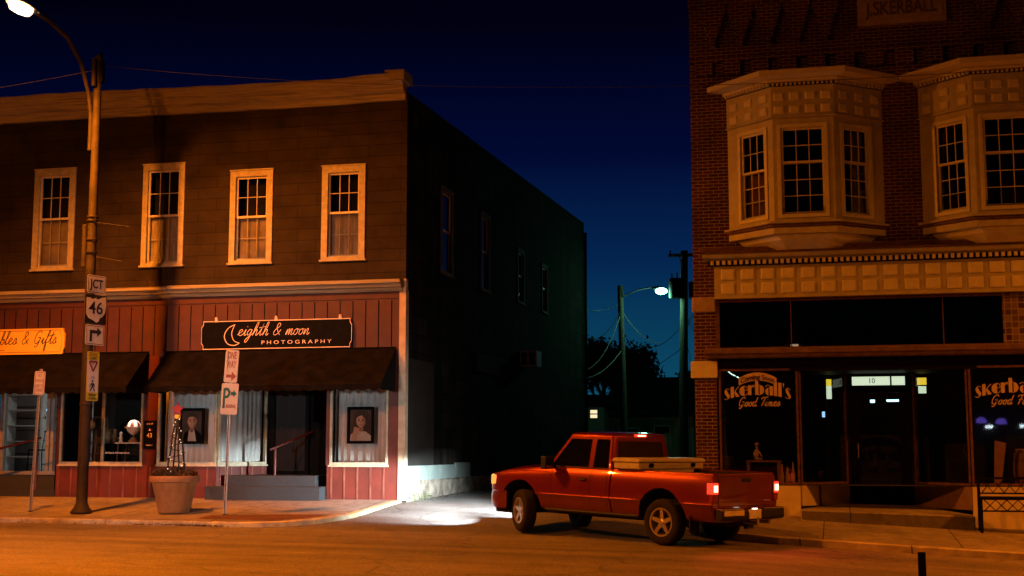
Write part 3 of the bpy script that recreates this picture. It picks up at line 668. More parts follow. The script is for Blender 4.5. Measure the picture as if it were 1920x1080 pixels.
# portraits
def portrait(label,loc,kind):
    t=thing('framed_portrait',label,'picture',loc); w,h=.62,.80
    mb=MB(); fframe(mb,F0,-w/2,w/2,-h/2,h/2,.06,-.03,.02); mb.build('frame',M['black'],t,local=True,bevel=.006)
    p=MB(); lay=[0]
    def sh(pts,m,dz=None):
        lay[0]+=.0009; y=.012-lay[0]; p.poly([(u,y,v) for u,v in pts],m)
    def el(cx,cz,rx,rz,m,a0=0,a1=360,rot=0):
        c,s=math.cos(R(rot)),math.sin(R(rot))
        sh([(cx+rx*math.cos(R(a))*c-rz*math.sin(R(a))*s,cz+rx*math.cos(R(a))*s+rz*math.sin(R(a))*c) for a in [a0+(a1-a0)*k/22 for k in range(23 if a1-a0<360 else 22)]],m)
    sh([(-.25,-.34),(.25,-.34),(.25,.34),(-.25,.34)],0)
    if kind==0:
        el(.03,.05,.20,.30,0)
        sh([(-.22,-.34),(-.19,-.16),(-.07,-.08),(.10,-.08),(.22,-.18),(.25,-.34)],3)
        sh([(-.10,-.34),(-.075,-.09),(.0,-.15),(.06,-.09),(.11,-.34)],4); sh([(-.06,-.12),(.05,-.12),(.05,.04),(-.06,.04)],5)
        el(0,.165,.125,.145,2); el(0,.105,.105,.14,1); el(-.106,.10,.018,.035,5); el(.106,.10,.018,.035,5)
        sh([(.02,.245),(.105,.19),(.115,.09),(.085,.0),(.02,-.035),(.05,.10)],5)
        sh([(-.11,.165),(-.06,.205),(.05,.21),(.11,.165),(.10,.25),(0,.30),(-.10,.25)],2)
        for s_ in(-1,1): el(s_*.045,.112,.024,.011,2); sh([(s_*.02,.135),(s_*.072,.142),(s_*.070,.153),(s_*.02,.148)],2)
        sh([(-.004,.11),(.006,.11),(.022,.058),(-.018,.058)],7); el(0,.018,.036,.010,6)
    else:
        el(.03,.05,.21,.28,2); el(.12,-.10,.10,.22,2); sh([(-.25,-.34),(-.23,-.20),(-.08,-.13),(.12,-.14),(.25,-.24),(.25,-.34)],4)
        sh([(-.05,-.14),(.06,-.14),(.055,.0),(-.04,.0)],5); el(.0,.09,.105,.138,1,rot=8)
        sh([(.03,.22),(.09,.17),(.105,.08),(.075,-.02),(.03,-.045),(.05,.09)],5)
        sh([(-.115,.13),(-.06,.19),(.03,.215),(.11,.13),(.11,.25),(-.02,.29),(-.12,.22)],2)
        for s_ in(-1,1): el(s_*.042+.0,.098,.024,.011,2); sh([(s_*.018,.122),(s_*.068,.128),(s_*.066,.138),(s_*.018,.134)],2)
        sh([(-.004,.095),(.006,.095),(.02,.045),(-.016,.045)],7); el(-.002,.008,.036,.012,6)
        el(-.08,-.10,.085,.050,1,rot=-30); sh([(-.15,-.07),(-.22,-.31),(-.10,-.34),(-.03,-.13)],1)
        for k in range(4): el(-.115+k*.035,-.06-k*.018,.010,.040,7 if k%2 else 1,rot=52)
    p.build('picture',[M['photobg'],M['skin'],M['hair'],M['black'],M['cloth'],M['skinshade'],M['lips'],M['skinshade']],t,local=True)
    g=MB(); g.poly([(-.26,-.012,-.35),(.26,-.012,-.35),(.26,-.012,.35),(-.26,-.012,.35)]); g.build('pane',M['shopglass'],t,local=True)
M['skinshade']=pm('portrait_nose_tone',(.36,.19,.13),None,3,.7,0,0); M['lips']=pm('portrait_lips',(.38,.12,.10),None,3,.7,0,0)
portrait('framed portrait of a person in dark jacket and open white shirt',(-5.10,.16,2.155),0)
portrait('framed portrait of a long-haired person with clasped hands by their chin',(-1.06,.16,2.155),1)
# hand rails
t=thing('handrail','red metal handrail on the dark carpeted studio steps','handrail',(-3.12,.3,.81))
mb=MB(); mb.tube([(-3.12,.3,.80),(-3.12,.3,1.66)],.028,10); mb.build('post',M['redrail'] if 'redrail' in M else M['red'],t)
mb=MB(); mb.tube([(-3.22,.24,1.62),(-3.12,.3,1.67),(-2.75,.95,1.93),(-2.62,1.25,2.03)],.026,10); mb.build('rail',M['red'],t)
t=thing('handrail','dark red sloping handrail before the gift shop entrance','handrail',(-8.95,.05,1.0))
mb=MB(); mb.tube([(-8.95,.05,.70),(-8.95,.05,1.86)],.028,8); mb.build('post',M['red'],t)
mb=MB(); mb.tube([(-8.85,.05,1.90),(-8.95,.05,1.87),(-11.2,.05,1.35)],.026,8); mb.build('rail',M['red'],t)
# gift shop display
t=thing('side_table','small pale-topped table in the gift shop window','table',(-6.75,.55,1.28))
mb=MB(); mb.box(-7.10,-6.42,.3,.75,1.76,1.79); mb.build('tabletop',M['white'],t,bevel=.006)
for x,y in ((-7.06,.34),(-6.46,.34),(-7.06,.71),(-6.46,.71)):
    mb=MB(); mb.tube([(x,y,1.28),(x*.9+-6.76*.1,y,1.76)],.015,6); mb.build('leg',M['wood'],t)
t=thing('globe_lamp','balloon-shaped globe lamp with red and white stripes','lamp',(-6.74,.5,1.79))
M['redpaint']=pm('balloon_red_stripe',(.55,.12,.06),None,5,.5,0,0); M['whiteglow']=emit('lamp_globe_glass',(1,.86,.70),.75)
mb=MB(); c=(-6.74,.5,2.14); rr=.165; nn=24; V=[];Fs=[];Ms=[]
for i in range(11):
    a=PI/2*i/10
    for k in range(nn): V.append((c[0]+rr*math.cos(a)*math.cos(2*PI*k/nn),c[1]+rr*math.cos(a)*math.sin(2*PI*k/nn),c[2]+rr*math.sin(a)))
mb.v=V
for i in range(10):
    for k in range(nn): mb.f.append([i*nn+k,i*nn+(k+1)%nn,(i+1)*nn+(k+1)%nn,(i+1)*nn+k]); mb.m.append((k//2)%2); mb.sm.append(True)
mb.build('globe',[M['whiteglow'],M['redpaint']],t)
mb=MB(); mb.lathe([(.205,2.12),(.21,2.135),(.205,2.15),(.165,2.15),(.16,2.10),(.14,2.05),(.09,2.0),(.03,1.965)],(c[0],c[1],0),24); mb.build('ring',M['pink'],t)
mb=MB(); mb.tube([(c[0],c[1],1.98),(c[0],c[1],1.86)],.012,6); mb.lathe([(.0,1.795),(.11,1.795),(.11,1.83),(.07,1.86),(.05,1.90),(0,1.90)],(c[0],c[1],0),16); mb.build('stand',M['woodlt'],t)
t=thing('mantel_clock','dark ornate clock at the left end of the gift shop table','clock',(-7.33,.5,1.28))
mb=MB(); mb.box(-7.52,-7.15,.36,.72,1.28,1.76); mb.box(-7.55,-7.12,.34,.74,1.70,1.765); mb.build('cabinet',M['black'],t,bevel=.01)
mb=MB(); mb.box(-7.46,-7.20,.44,.56,1.765,2.10); mb.build('case',M['wood'],t,bevel=.02)
mb=MB(); mb.lathe([(.0,-.01),(.10,-.01),(.10,.01)],(-7.33,.435,1.94),18,T=lambda x,y,z:(x,z,y)); mb.build('dial',M['limestone'],t)
t=thing('figurine','small white figurine between clock and globe lamp','ornament',(-7.03,.45,1.79))
mb=MB(); mb.lathe([(.05,1.79),(.05,1.81),(.03,1.84),(.045,1.90),(.02,1.95),(.035,1.98),(.03,2.02),(.0,2.04)],(-7.03,.45,0),12); mb.build('figure',M['white'],t)
def chair(label,loc,rz,mat):
    t=thing('chair',label,'chair',loc,rz)
    mb=MB(); mb.box(-.2,.2,-.2,.2,.60,.635); mb.build('seat',M[mat],t,local=True,bevel=.01)
    for x,y in ((-.18,-.18),(.18,-.18),(-.18,.18),(.18,.18)):
        mb=MB(); mb.tube([(x*1.15,y*1.15,0),(x,y,.60)],.016,6); mb.build('leg',M[mat],t,local=True)
    mb=MB()
    for x in (-.17,0,.17): mb.tube([(x,.18,.63),(x*1.05,.25,1.1)],.013,6)
    mb.tube([(-.19,.25,1.1),(.19,.25,1.1)],.02,6); mb.tube([(-.18,.21,.86),(.18,.21,.86)],.012,6); mb.build('backrest',M[mat],t,local=True)
    mb=MB(); mb.tube([(-.2,-.2,.25),(.2,-.2,.25)],.01,5); mb.tube([(-.2,.2,.25),(.2,.2,.25)],.01,5); mb.build('stretcher',M[mat],t,local=True)
chair('black slatted chair behind the gift shop door glass, next to the frame',(-9.95,3.0,1.0),R(35),'black')
chair('black stool-like chair deeper inside the shop at the left edge',(-11.0,3.3,1.0),R(-30),'black')
chair('dim wooden chair in the display window behind the lamp post',(-7.75,1.1,1.28),R(170),'wood')
t=thing('globe_lamp','dim striped balloon lamp at the left end of the display window','lamp',(-8.0,.7,1.28))
mb=MB(); mb.sphere((-8.0,.7,2.2),.15,14,sq=(1,1,.85)); mb.build('globe',M['limestone'],t); mb=MB(); mb.tube([(-8,.7,1.3),(-8,.7,2.1)],.03,8); mb.lathe([(.12,1.28),(.12,1.31),(.04,1.36)],(-8,.7,0),14); mb.build('stand',M['wood'],t)
t=thing('wreath','dark round wreaths hanging with a tiny coloured light inside gift shop','wreath',(-9.95,2.6,2.6))
mb=MB()
for (x,z,r) in ((-10.0,2.85,.2),(-10.2,2.45,.22)):
    for k in range(60):
        a=random.uniform(0,2*PI); rr=r*random.uniform(.6,1.05); q=(x+rr*math.cos(a),2.6+random.uniform(-.05,.05),z+rr*math.sin(a)); s=.045
        mb.poly([(q[0]+random.uniform(-s,s),q[1]+random.uniform(-s,s),q[2]+random.uniform(-s,s)) for _ in range(4)])
mb.build('foliage',M['black'],t); mb=MB(); mb.sphere((-10.28,2.5,2.62),.035,8); mb.build('light',M['bluelamp'],t); mb=MB(); mb.sphere((-10.2,2.5,2.62),.03,8); mb.build('light',M['redon'],t)
t=thing('display_shelf','pale open shelving against the gift shop wall at the left edge','shelf',(-12.2,5.0,1.0))
mb=MB()
for k in range(6): mb.box(-12.9,-11.9,4.7,5.1,1.0+k*.42,1.03+k*.42)
mb.build('shelf_board',M['white'],t); mb=MB(); mb.box(-11.9,-11.84,4.7,5.1,1.0,3.2); mb.box(-12.96,-12.9,4.7,5.1,1.0,3.2); mb.build('side_panel',M['white'],t)
def arealamp(name,loc,size,e,c,rot=(0,0,0)):
    l=bpy.data.lights.new(name,'AREA'); l.energy=e; l.size=size; l.color=c; o=bpy.data.objects.new(name,l); o.location=loc; o.rotation_euler=rot; COL.objects.link(o); return o
t=thing('overhead_glow','white ceiling lamp inside the gift shop','lamp',(-10.2,3.6,3.86))
mb=MB(); mb.box(-10.7,-9.7,3.5,3.7,3.82,3.88); M['tube']=emit('shop_tube_light',(.8,.95,1),1.5); mb.build('diffuser',M['tube'],t)
arealamp('ceiling_lamp_light',(-10.2,3.6,3.80),.8,26,(.95,1,.97))
arealamp('display_lamp_light',(-6.74,.42,2.36),.25,2.6,(1,.88,.72),(0,0,0))

# ------------------------------------------------------------------ air conditioner on the side wall
t=thing('air_conditioner','white window air conditioner sticking out of the dark side wall','air conditioner',(0,11,4.1))
mb=MB(); mb.box(0,.52,10.95,11.62,4.08,4.56); mb.build('case',M['ac'],t,bevel=.012)
mb=MB(); mb.box(.06,.22,10.93,10.952,4.14,4.50); mb.box(.30,.46,10.93,10.952,4.14,4.50); mb.build('grille',M['black'],t)
# ------------------------------------------------------------------ planter with lit twig obelisk
PX,PY=-4.04,-2.6; pz=zl(PX,PY)
t=thing('planter','large round terracotta planter on the pavement before the studio window','planter',(PX,PY,pz)); t.scale=(.91,.91,.93)
mb=MB(); mb.lathe([(0,0),(.33,0),(.345,.02),(.355,.06),(.43,.40),(.436,.41),(.436,.425),(.44,.435),(.446,.44),(.446,.455),(.45,.46),(.49,.64),(.50,.66),(.545,.67),(.55,.70),(.555,.77),(.54,.80),(.50,.80),(.485,.77),(.48,.70),(0,.70)],(0,0,0),40)
mb.build('pot',M['terracotta'],t,local=True,sharp=50)
mb=MB(); mb.lathe([(0,.72),(.48,.70)],(0,0,0),20); mb.build('soil',M['soil'],t,local=True)
t=thing('dead_plant','withered dark bedding plants filling the terracotta planter','plant',(PX,PY,pz+.65)); t.scale=(.91,.91,.91)
mb=MB()
for k in range(900):
    a=random.uniform(0,2*PI); r=.50*math.sqrt(random.random()); h=random.uniform(0,.20)*(1.25-r); x,y,z=r*math.cos(a),r*math.sin(a),.02+h+.04
    if random.random()<.12: x*=1.12;y*=1.12;z-=.07
    s=random.uniform(.025,.055); d=Vector((random.uniform(-1,1),random.uniform(-1,1),random.uniform(-.3,1))).normalized()*s; e=d.cross(Vector((random.random(),random.random(),random.random()))).normalized()*s*.5
    p=Vector((x,y,z)); mb.poly([p-d,p+e,p+d,p-e],k%2)
mb.build('leaf_mass',[M['soil'],M['leafdark']],t,local=True)
mb=MB()
for k in range(26):
    a=random.uniform(0,2*PI); r0=random.uniform(.15,.42); r1=r0+random.uniform(.05,.22); h=random.uniform(.08,.32)
    mb.tube([(r0*math.cos(a),r0*math.sin(a),0),((r0+r1)/2*math.cos(a+.1),(r0+r1)/2*math.sin(a+.1),h),(r1*math.cos(a+.25),r1*math.sin(a+.25),h*random.uniform(.2,1.1))],.006,4)
mb.build('stem',M['soil'],t,local=True)
t=thing('twig_obelisk','twig obelisk wound with fairy lights and a red star topper','decoration',(PX+.02,PY,pz+.69))
TZ=1.22
for k in range(4):
    a=PI/4+k*PI/2; mb=MB(); pts=[(.20*(1-i/8*.78)*math.cos(a)+random.uniform(-.012,.012),.20*(1-i/8*.78)*math.sin(a)+random.uniform(-.012,.012),TZ*i/8) for i in range(9)]
    mb.tube(pts,.017,6); mb.build('upright',M['bark'],t,local=True)
mb=MB(); pts=[]
for i in range(60):
    f_=i/59; a=f_*2*PI*5; r=.235*(1-f_*.8); pts.append((r*math.cos(a)+random.uniform(-.02,.02),r*math.sin(a)+random.uniform(-.02,.02),.03+TZ*.95*f_))
mb.tube(pts,.009,5); mb.build('twig_vine',M['bark'],t,local=True)
for i in range(2,60,3):
    mb=MB(); mb.sphere((pts[i][0],pts[i][1]-.012,pts[i][2]+.01),.010,6); mb.build('fairy_light',M['fairy'],t,local=True)
mb=MB(); mb.lathe([(.0,TZ-.02),(.055,TZ-.01),(.06,TZ+.05),(.05,TZ+.07),(0,TZ+.07)],(0,0,0),10); mb.build('gold_band',M['boardyellow'],t,local=True)
mb=MB(); st=[(( .15 if k%2==0 else .065)*math.sin(2*PI*k/10),TZ+.18+( .15 if k%2==0 else .065)*math.cos(2*PI*k/10)) for k in range(10)]; mb.prism(st,.03,0,lambda u,v,d:(u,-.015+d,v)); mb.build('star',M['signred'],t,local=True)
# ------------------------------------------------------------------ street lamps
def street_lamp(label,loc,flip=1,rz=0,dark=False):
    t=thing('street_lamp',label,'street lamp',loc,rz,'street lamps along the main road')
    mb=MB(); mb.lathe([(0,0),(.21,0),(.22,.03),(.20,.07),(.155,.12),(.125,.20),(.115,.22),(.115,.6)],(0,0,0),20); mb.build('base',M['darkpole'],t,local=True)
    mb=MB(); mb.lathe([(.115,.6),(.108,3.0),(.10,5.0)],(0,0,0),18); mb.build('lower_pole',M['darkpole'],t,local=True)
    mb=MB(); mb.lathe([(.10,5.0),(.085,8.0),(.075,9.55),(.06,9.6),(0,9.6)],(0,0,0),18); mb.build('pole',M['polepaint'],t,local=True)
    mb=MB(); mb.tube([(-.13,0,7.55),(-.13,0,8.3),(-.14,-.10,8.75),(-.15,-.42,9.32),(-.17,-.95,9.72),(-.2,-1.6,9.88),(-.22,-2.05,9.91)],.048,10); mb.tube([(0,0,8.05),(-.13,0,8.05)],.03,6); mb.tube([(0,0,7.65),(-.13,0,7.65)],.03,6); mb.build('arm',M['polepaint'],t,local=True)
    h=MB(); H=[(0,.0),(.10,.02),(.16,.25),(.19,.5),(.17,.72),(.10,.86),(0,.88)]
    V=[]; n=9
    for (w,yy) in H:
        for k in range(n):
            a=PI*k/(n-1); V.append((-.22+w*math.cos(a),-2.0-yy,9.88+.10*math.sin(a)*(.5+w*2.4)))
    h.add(V,[(i*n+k,i*n+k+1,(i+1)*n+k+1,(i+1)*n+k) for i in range(len(H)-1) for k in range(n-1)],0,True)
    hd=h.build('lamp_head',M['steel'],t,local=True)
    g=MB(); V=[]
    for (w,yy) in [(.02,.20),(.13,.27),(.165,.5),(.15,.70),(.02,.80)]:
        for k in range(n):
            a=PI*k/(n-1); V.append((-.22+w*math.cos(a),-2.0-yy,9.875-.17*math.sin(a)*min(1,w*6.5)))
    g.add(V,[(i*n+k,i*n+k+1,(i+1)*n+k+1,(i+1)*n+k) for i in range(4) for k in range(n-1)],0,True)
    g.build('lens',M['lamp_on'],hd,local=True)
    mb=MB()
    for z in (2.2,5.35,5.62,6.02,6.10): mb.lathe([(.118,z),(.122,z+.01),(.122,z+.035),(.118,z+.045)],(0,0,0),16)
    mb.tube([(-.02,-.13,8.9),(-.03,-.14,9.5)],.05,8); mb.build('clamp_band',M['darkpole'],t,local=True)
    mb=MB(); mb.box(.06,.14,-.07,.03,9.0,9.45); mb.lathe([(.04,9.35),(.045,9.6),(.0,9.75)],(.04,.02,0),8); mb.build('cable_bracket',M['black'],t,local=True)
    for z,l in ((5.28,.62),(6.0,.75)):
        mb=MB(); mb.tube([(.1,0,z),(.1+l,-.03,z-.12)],.008,5); mb.build('banner_bracket',M['polepaint'],t,local=True)
    mb=MB(); mb.box(-.16,-.07,-.13,-.10,5.05,5.95); mb.build('junction_tube',M['polepaint'],t,local=True,bevel=.02)
    return t
LX,LY=-5.92,-2.95
lamp1=street_lamp('tall curved-arm street lamp carrying the route signs, glowing orange',(LX,LY,zl(LX,LY)))
LAMPZ=zl(LX,LY)+9.68
# ------------------------------------------------------------------ signs on the street lamp and posts
TS=lambda u,v,d:(u,-d,v)
def rrect(w,h,r=.03,n=4):
    p=[]
    for cx,cz,a0 in ((w/2-r,h/2-r,0),(-w/2+r,h/2-r,90),(-w/2+r,-h/2+r,180),(w/2-r,-h/2+r,270)):
        p+=[(cx+r*math.cos(R(a0+90*k/n)),cz+r*math.sin(R(a0+90*k/n))) for k in range(n+1)]
    return p
def sign(label,loc,w,h,face,rz,tilt=0,border=None,r=.035):
    t=thing('traffic_sign',label,'sign',loc,rz); t.rotation_euler=(0,tilt,rz)
    mb=MB(); o=rrect(w,h,r); mb.prism(o,.004,0,TS); mb.prism(scale(o,.985,.99),.003,1,lambda u,v,d:(u,-.0042-d,v))
    mb.build('plate',[M['signback'],M[face]],t,local=True)
    if border:
        b_=MB(); o=rrect(w-.05,h-.05,r*.8); ribbon(b_,o+[o[0]],.006,lambda u,v,d:(u,-.0075-d,v)); b_.build('border_line',M[border],t,local=True)
    mb=MB()
    for z in (h/2-.045,-h/2+.045): mb.lathe([(0,0),(.009,0),(.009,.004),(0,.006)],(0,-.0078,z),8,T=lambda x,y,z_:(x,-z_,y))
    mb.build('bolt',M['steel'],t,local=True)
    return t
TB=lambda u,v,d:(u,-.0085-d,v)
def mark(t,fn,mat,name='lettering'):
    mb=MB(); fn(mb); return mb.build(name,M[mat] if isinstance(mat,str) else [M[k] for k in mat],t,local=True)
RZ=R(77)
sx,sy=LX+.16,LY-.02
t=sign('white JCT sign, topmost of the signs on the orange street lamp',(sx,sy,5.02),.53,.38,'signbright',RZ,border='signblack')
mark(t,lambda m:put_text(m,'JCT',0,0,.26,TB,w=.38,offset=.006),'signblack')
t=sign('black route sign with white state outline numbered 46',(sx,sy,4.50),.62,.61,'signblack',RZ,r=.03)
oh=[(-.27,.235),(-.16,.235),(-.10,.205),(-.03,.235),(.06,.215),(.14,.255),(.275,.285),(.285,.10),(.255,-.06),(.19,-.14),(.12,-.17),(.085,-.245),(.02,-.27),(-.05,-.235),(-.11,-.215),(-.20,-.19),(-.27,-.10)]
mark(t,lambda m:m.prism([(u*1.02,v) for u,v in oh],.0012,0,TB),'signbright','state_outline')
mark(t,lambda m:put_text(m,'46',0,.02,.36,lambda u,v,d:(u,-.0108-d,v),w=.40,offset=.004),'signblack')
t=sign('white sign with black right-turn arrow below the 46 route sign',(sx,sy,3.97),.53,.42,'signbright',RZ,border='signblack')
mark(t,lambda m:m.poly([TB(u,v,.001) for u,v in [(-.15,-.14),(-.08,-.14),(-.08,.03),(.06,.03),(.06,-.04),(.19,.065),(.06,.17),(.06,.10),(-.15,.10)]]),'signblack','arrow')
t=sign('tall yellow state law sign with pedestrian, lowest on the street lamp',(sx,sy-.02,3.12),.34,1.02,'signyellow',RZ,r=.03)
mark(t,lambda m:m.prism(rrect(.29,.66,.015),.0012,0,lambda u,v,d:(u,-.0085-d,v-.0)),'signbright','white_field')
T9=lambda u,v,d:(u,-.0105-d,v)
def law(m):
    put_text(m,'STATE',0,.445,.105,T9,w=.23); put_text(m,'LAW',0,.365,.095,T9,w=.17); put_text(m,'TO',0,-.03,.06,T9); put_text(m,'WITHIN',0,-.39,.07,T9,w=.2); put_text(m,'CROSSWALK',0,-.46,.06,T9,w=.26)
    el=lambda cx,cz,rx,rz:m.poly([T9(cx+rx*math.cos(2*PI*k/12),cz+rz*math.sin(2*PI*k/12),.001) for k in range(12)])
    el(-.005,-.105,.025,.027)
    for p in ([(-.04,-.14),(.03,-.14),(.035,-.22),(-.03,-.22)],[(-.03,-.22),(.01,-.22),(-.055,-.315),(-.085,-.305)],[(.0,-.22),(.035,-.22),(.075,-.31),(.045,-.32)],[(-.04,-.14),(-.03,-.16),(-.07,-.20),(-.055,-.23),(-.075,-.235),(-.09,-.195)],[(.03,-.14),(.07,-.19),(.06,-.22),(.045,-.20),(.03,-.175)]):
        m.poly([T9(u,v,.001) for u,v in p])
mark(t,law,'signblack')
def yld(m):
    for a,c in (((-.115,.30),(.115,.30)),((.115,.30),(0,.10)),((0,.10),(-.115,.30))): ribbon(m,[a,c],.02,T9)
    put_text(m,'YIELD',0,.262,.03,T9,w=.09)
mark(t,yld,'signred','yield_triangle')
def signpost(label,loc,h,lean=(0,0)):
    t=thing('sign_post',label,'post',loc)
    mb=MB(); T=lambda w,u,v:(u+lean[0]*w/h,v+lean[1]*w/h,w)
    mb.extrude([(-.033,-.018),(-.018,-.018),(-.014,.014),(.014,.014),(.018,-.018),(.033,-.018),(.033,-.012),(.022,-.012),(.018,.02),(-.018,.02),(-.022,-.012),(-.033,-.012)],-.1,h,T)
    mb.build('channel',M['steel'],t,local=True)
    mb=MB(); mb.box(-.04,.04,-.03,.03,-.05,.02); mb.build('anchor',M['darkpole'],t,local=True)
    return t
ox,oy=-2.82,-2.8
signpost('straight steel post carrying the one way and parking signs',(ox,oy,zl(ox,oy)),3.3,(.07,0))
RZ2=R(-3)
t=sign('white one way sign with right arrow above the parking sign',(ox+.075,oy-.03,3.29),.30,.66,'signwhite',RZ2,R(3.5),border=None)
mark(t,lambda m:(put_text(m,'ONE',.0,.215,.20,TB,w=.20,offset=.004),put_text(m,'WAY',.0,.03,.20,TB,w=.22,offset=.004),m.poly([TB(u,v,.001) for u,v in [(-.10,-.17),(.02,-.17),(.02,-.10),(.125,-.20),(.02,-.30),(.02,-.23),(-.10,-.23)]])),'signbrown')
t=sign('narrow pinkish sign edge turned away behind the one way sign',(ox-.06,oy+.045,3.29),.20,.66,'signwhite',R(-58),R(3.5))
t=sign('white parking sign with dark green letter P and right arrow',(ox+.05,oy-.03,2.635),.38,.63,'signwhite',RZ2,R(2.5),border=None)
def pk(m):
    m.poly([TB(u,v,.001) for u,v in [(-.145,-.19),(-.095,-.19),(-.095,.21),(-.145,.21)]])
    ribbon(m,catmull([(-.12,.19),(-.05,.19),(-.005,.12),(-.05,.04),(-.12,.04)],5),.026,lambda u,v,d:(u,-.0088-d,v))
    m.poly([TB(u,v,.0014) for u,v in [(.03,.07),(.085,.07),(.085,.03),(.155,.105),(.085,.18),(.085,.14),(.03,.14)]])
mark(t,pk,'signgreen'); mark(t,lambda m:put_text(m,'ARKING',.035,-.15,.10,TB,w=.22,offset=.003),'signbrown')
nx,ny=-7.16,-2.8
signpost('leaning rusty post carrying the no parking sign',(nx-.02,ny,zl(nx,ny)),2.95,(.115,0))
t=sign('small weathered no parking here to corner sign on leaning post',(nx+.08,ny-.03,3.0),.26,.50,'signwhite',R(-3),R(2.3),border='signbrown')
mark(t,lambda m:[put_text(m,s_,0,z,.10,TB,w=w_) for s_,z,w_ in (('NO',.155,.09),('PARKING',.05,.20),('HERE TO',-.06,.18),('CORNER',-.15,.17))],'signbrown')

# ------------------------------------------------------------------ pickup truck
def lerp(a,b,t): return a+(b-a)*t
TR=thing('pickup_truck','red extended-cab pickup truck turning into the alley with its lights on','pickup truck',(6.657,-4.54,.035))
TR.rotation_euler=(0,-R(1.55),R(148)); TR.scale=(1.04,)*3
def carpaint():
    m,nt,b=newmat('red_car_paint'); v=coords(nt)
    nt.links.new(ramp(nt,noise(nt,v,2.2,4),[(.3,(.165,.006,.0028)),(.7,(.13,.005,.0025))]),b.inputs['Base Color'])
    b.inputs['Metallic'].default_value=.55; b.inputs['Roughness'].default_value=.38; b.inputs['Coat Weight'].default_value=1; b.inputs['Coat Roughness'].default_value=.025; b.inputs['Coat IOR'].default_value=1.6
    bump(nt,b,noise(nt,v,2.2,2),.012,.02); return m
M['paint']=carpaint()
M['highlightline']=pm('red_highlight',(.42,.05,.02),(.36,.04,.018),5,.25,.3,0,coat=1)  # lighter red that paints the lamp highlights along the truck body
M['tyre']=pm('tyre_rubber',(.012,.011,.0105),(.018,.016,.015),9,.9,0,.3,60,spec=.2)
M['rim']=pm('alloy_rim',(.62,.58,.52),(.52,.48,.43),9,.28,.85,0)
M['chrome']=pm('chrome',(.75,.73,.70),None,4,.12,1,0)
M['plastic']=pm('black_trim_plastic',(.010,.0095,.009),(.014,.013,.012),20,.6,0,.1,80,spec=.25)
M['tint']=pm('tinted_car_glass',(.004,.004,.004),None,4,.02,0,0,spec=.6)
M['alu']=pm('diamond_plate_aluminium',(.60,.58,.54),(.48,.46,.43),10,.4,.5,.35,60)
M['alusmooth']=pm('smooth_aluminium',(.66,.63,.58),(.56,.53,.49),8,.35,.45,.05)
M['wheelwell']=pm('wheel_well',(.012,.011,.010),None,6,.95,0,0)
M['headglass']=emit('lit_headlamp_glass',(1,.70,.34),1.0)
SEC=[(.66,.425),(.775,.43),(.812,.47),(.838,.58),(.868,.680),(.880,.700),(.872,.725),(.875,.80),(.869,.89),(.862,.96),(.852,1.02),(.838,1.07),(.816,1.12),(.785,1.165)]
def ysec(z):
    for (y0,z0),(y1,z1) in zip(SEC,SEC[1:]):
        if z0<=z<=z1: return y0+(y1-y0)*(z-z0)/(z1-z0+1e-9)
    return SEC[-1][0] if z>1 else SEC[0][0]
def loft(mb,stations,closed_ring=True,m=0,caps=True):
    n=len(stations[0]); V=[p for s_ in stations for p in s_]
    mb.add(V,[(i*n+k,i*n+(k+1)%n,(i+1)*n+(k+1)%n,(i+1)*n+k) for i in range(len(stations)-1) for k in range(n)],m,True)
    if caps: mb.add(V,[tuple(range(n))[::-1],tuple(range(len(V)-n,len(V)))],m)
def recalc(o):
    bm=bmesh.new(); bm.from_mesh(o.data); bmesh.ops.remove_doubles(bm,verts=bm.verts,dist=1e-5); bmesh.ops.recalc_face_normals(bm,faces=bm.faces); bm.to_mesh(o.data); bm.free()
def boolean(o,cutters):
    for c in cutters: recalc(c)
    for c in cutters:
        md=o.modifiers.new('cut','BOOLEAN'); md.operation='DIFFERENCE'; md.object=c; md.solver='EXACT'; md.material_mode='TRANSFER'
    dg=bpy.context.evaluated_depsgraph_get(); dg.update()
    me=bpy.data.meshes.new_from_object(o.evaluated_get(dg)); o.modifiers.clear(); old=o.data; o.data=me; bpy.data.meshes.remove(old)
    me.set_sharp_from_angle(angle=R(32))
    for c in cutters:
        cm=c.data; bpy.data.objects.remove(c); bpy.data.meshes.remove(cm)
def cyl_cutter(x,z,r,y0,y1):
    mb=MB(); pts=[(x+r*math.cos(2*PI*k/36),z+r*math.sin(2*PI*k/36)) for k in range(36)]
    mb.prism(pts,y1-y0,0,lambda u,v,w:(u,y0+w,v)); return mb.build('cutter',M['wheelwell'],None,bevel=0,weld=True)
def box_cutter(*a):
    mb=MB(); mb.box(*a); return mb.build('cutter',M['wheelwell'],None)
# wells are cut in the truck's own frame, before parenting
def ring(x,zs,dz_top,w=1.,zb=0,rail=True):
    """closed section at x: left side up, over the top, right side down"""
    L=[(y*w,z+zb*(1-(z-.43)/.74)) for y,z in SEC]
    L=[(y,z if z<1.0 else 1.0+(z-1.0)*(zs-1.0)/.165) for y,z in L]
    top=[(.55*w,zs+dz_top*.72),(.25*w,zs+dz_top*.95)]
    half=L+top
    return [(x,y,z) for y,z in half]+[(x,-y,z) for y,z in half[::-1]]
# bed
XB0,XB1=-1.03,1.06
mb=MB(); st=[]
for x in (XB0,XB0+.02,XB0+.06,-.6,-.3,0,.3,.6,XB1): 
    st.append(ring(x,1.165,.0,.975 if x==XB0 else (.99 if x==XB0+.02 else 1)))
loft(mb,st); bed=mb.build('bed',[M['paint'],M['wheelwell']],None); recalc(bed)
cut=[cyl_cutter(0,.43,.485,.46,1.2),cyl_cutter(0,.43,.485,-1.2,-.46),box_cutter(-.96,XB1+.2,-.70,.70,.72,1.4)]
boolean(bed,cut); bed.parent=TR
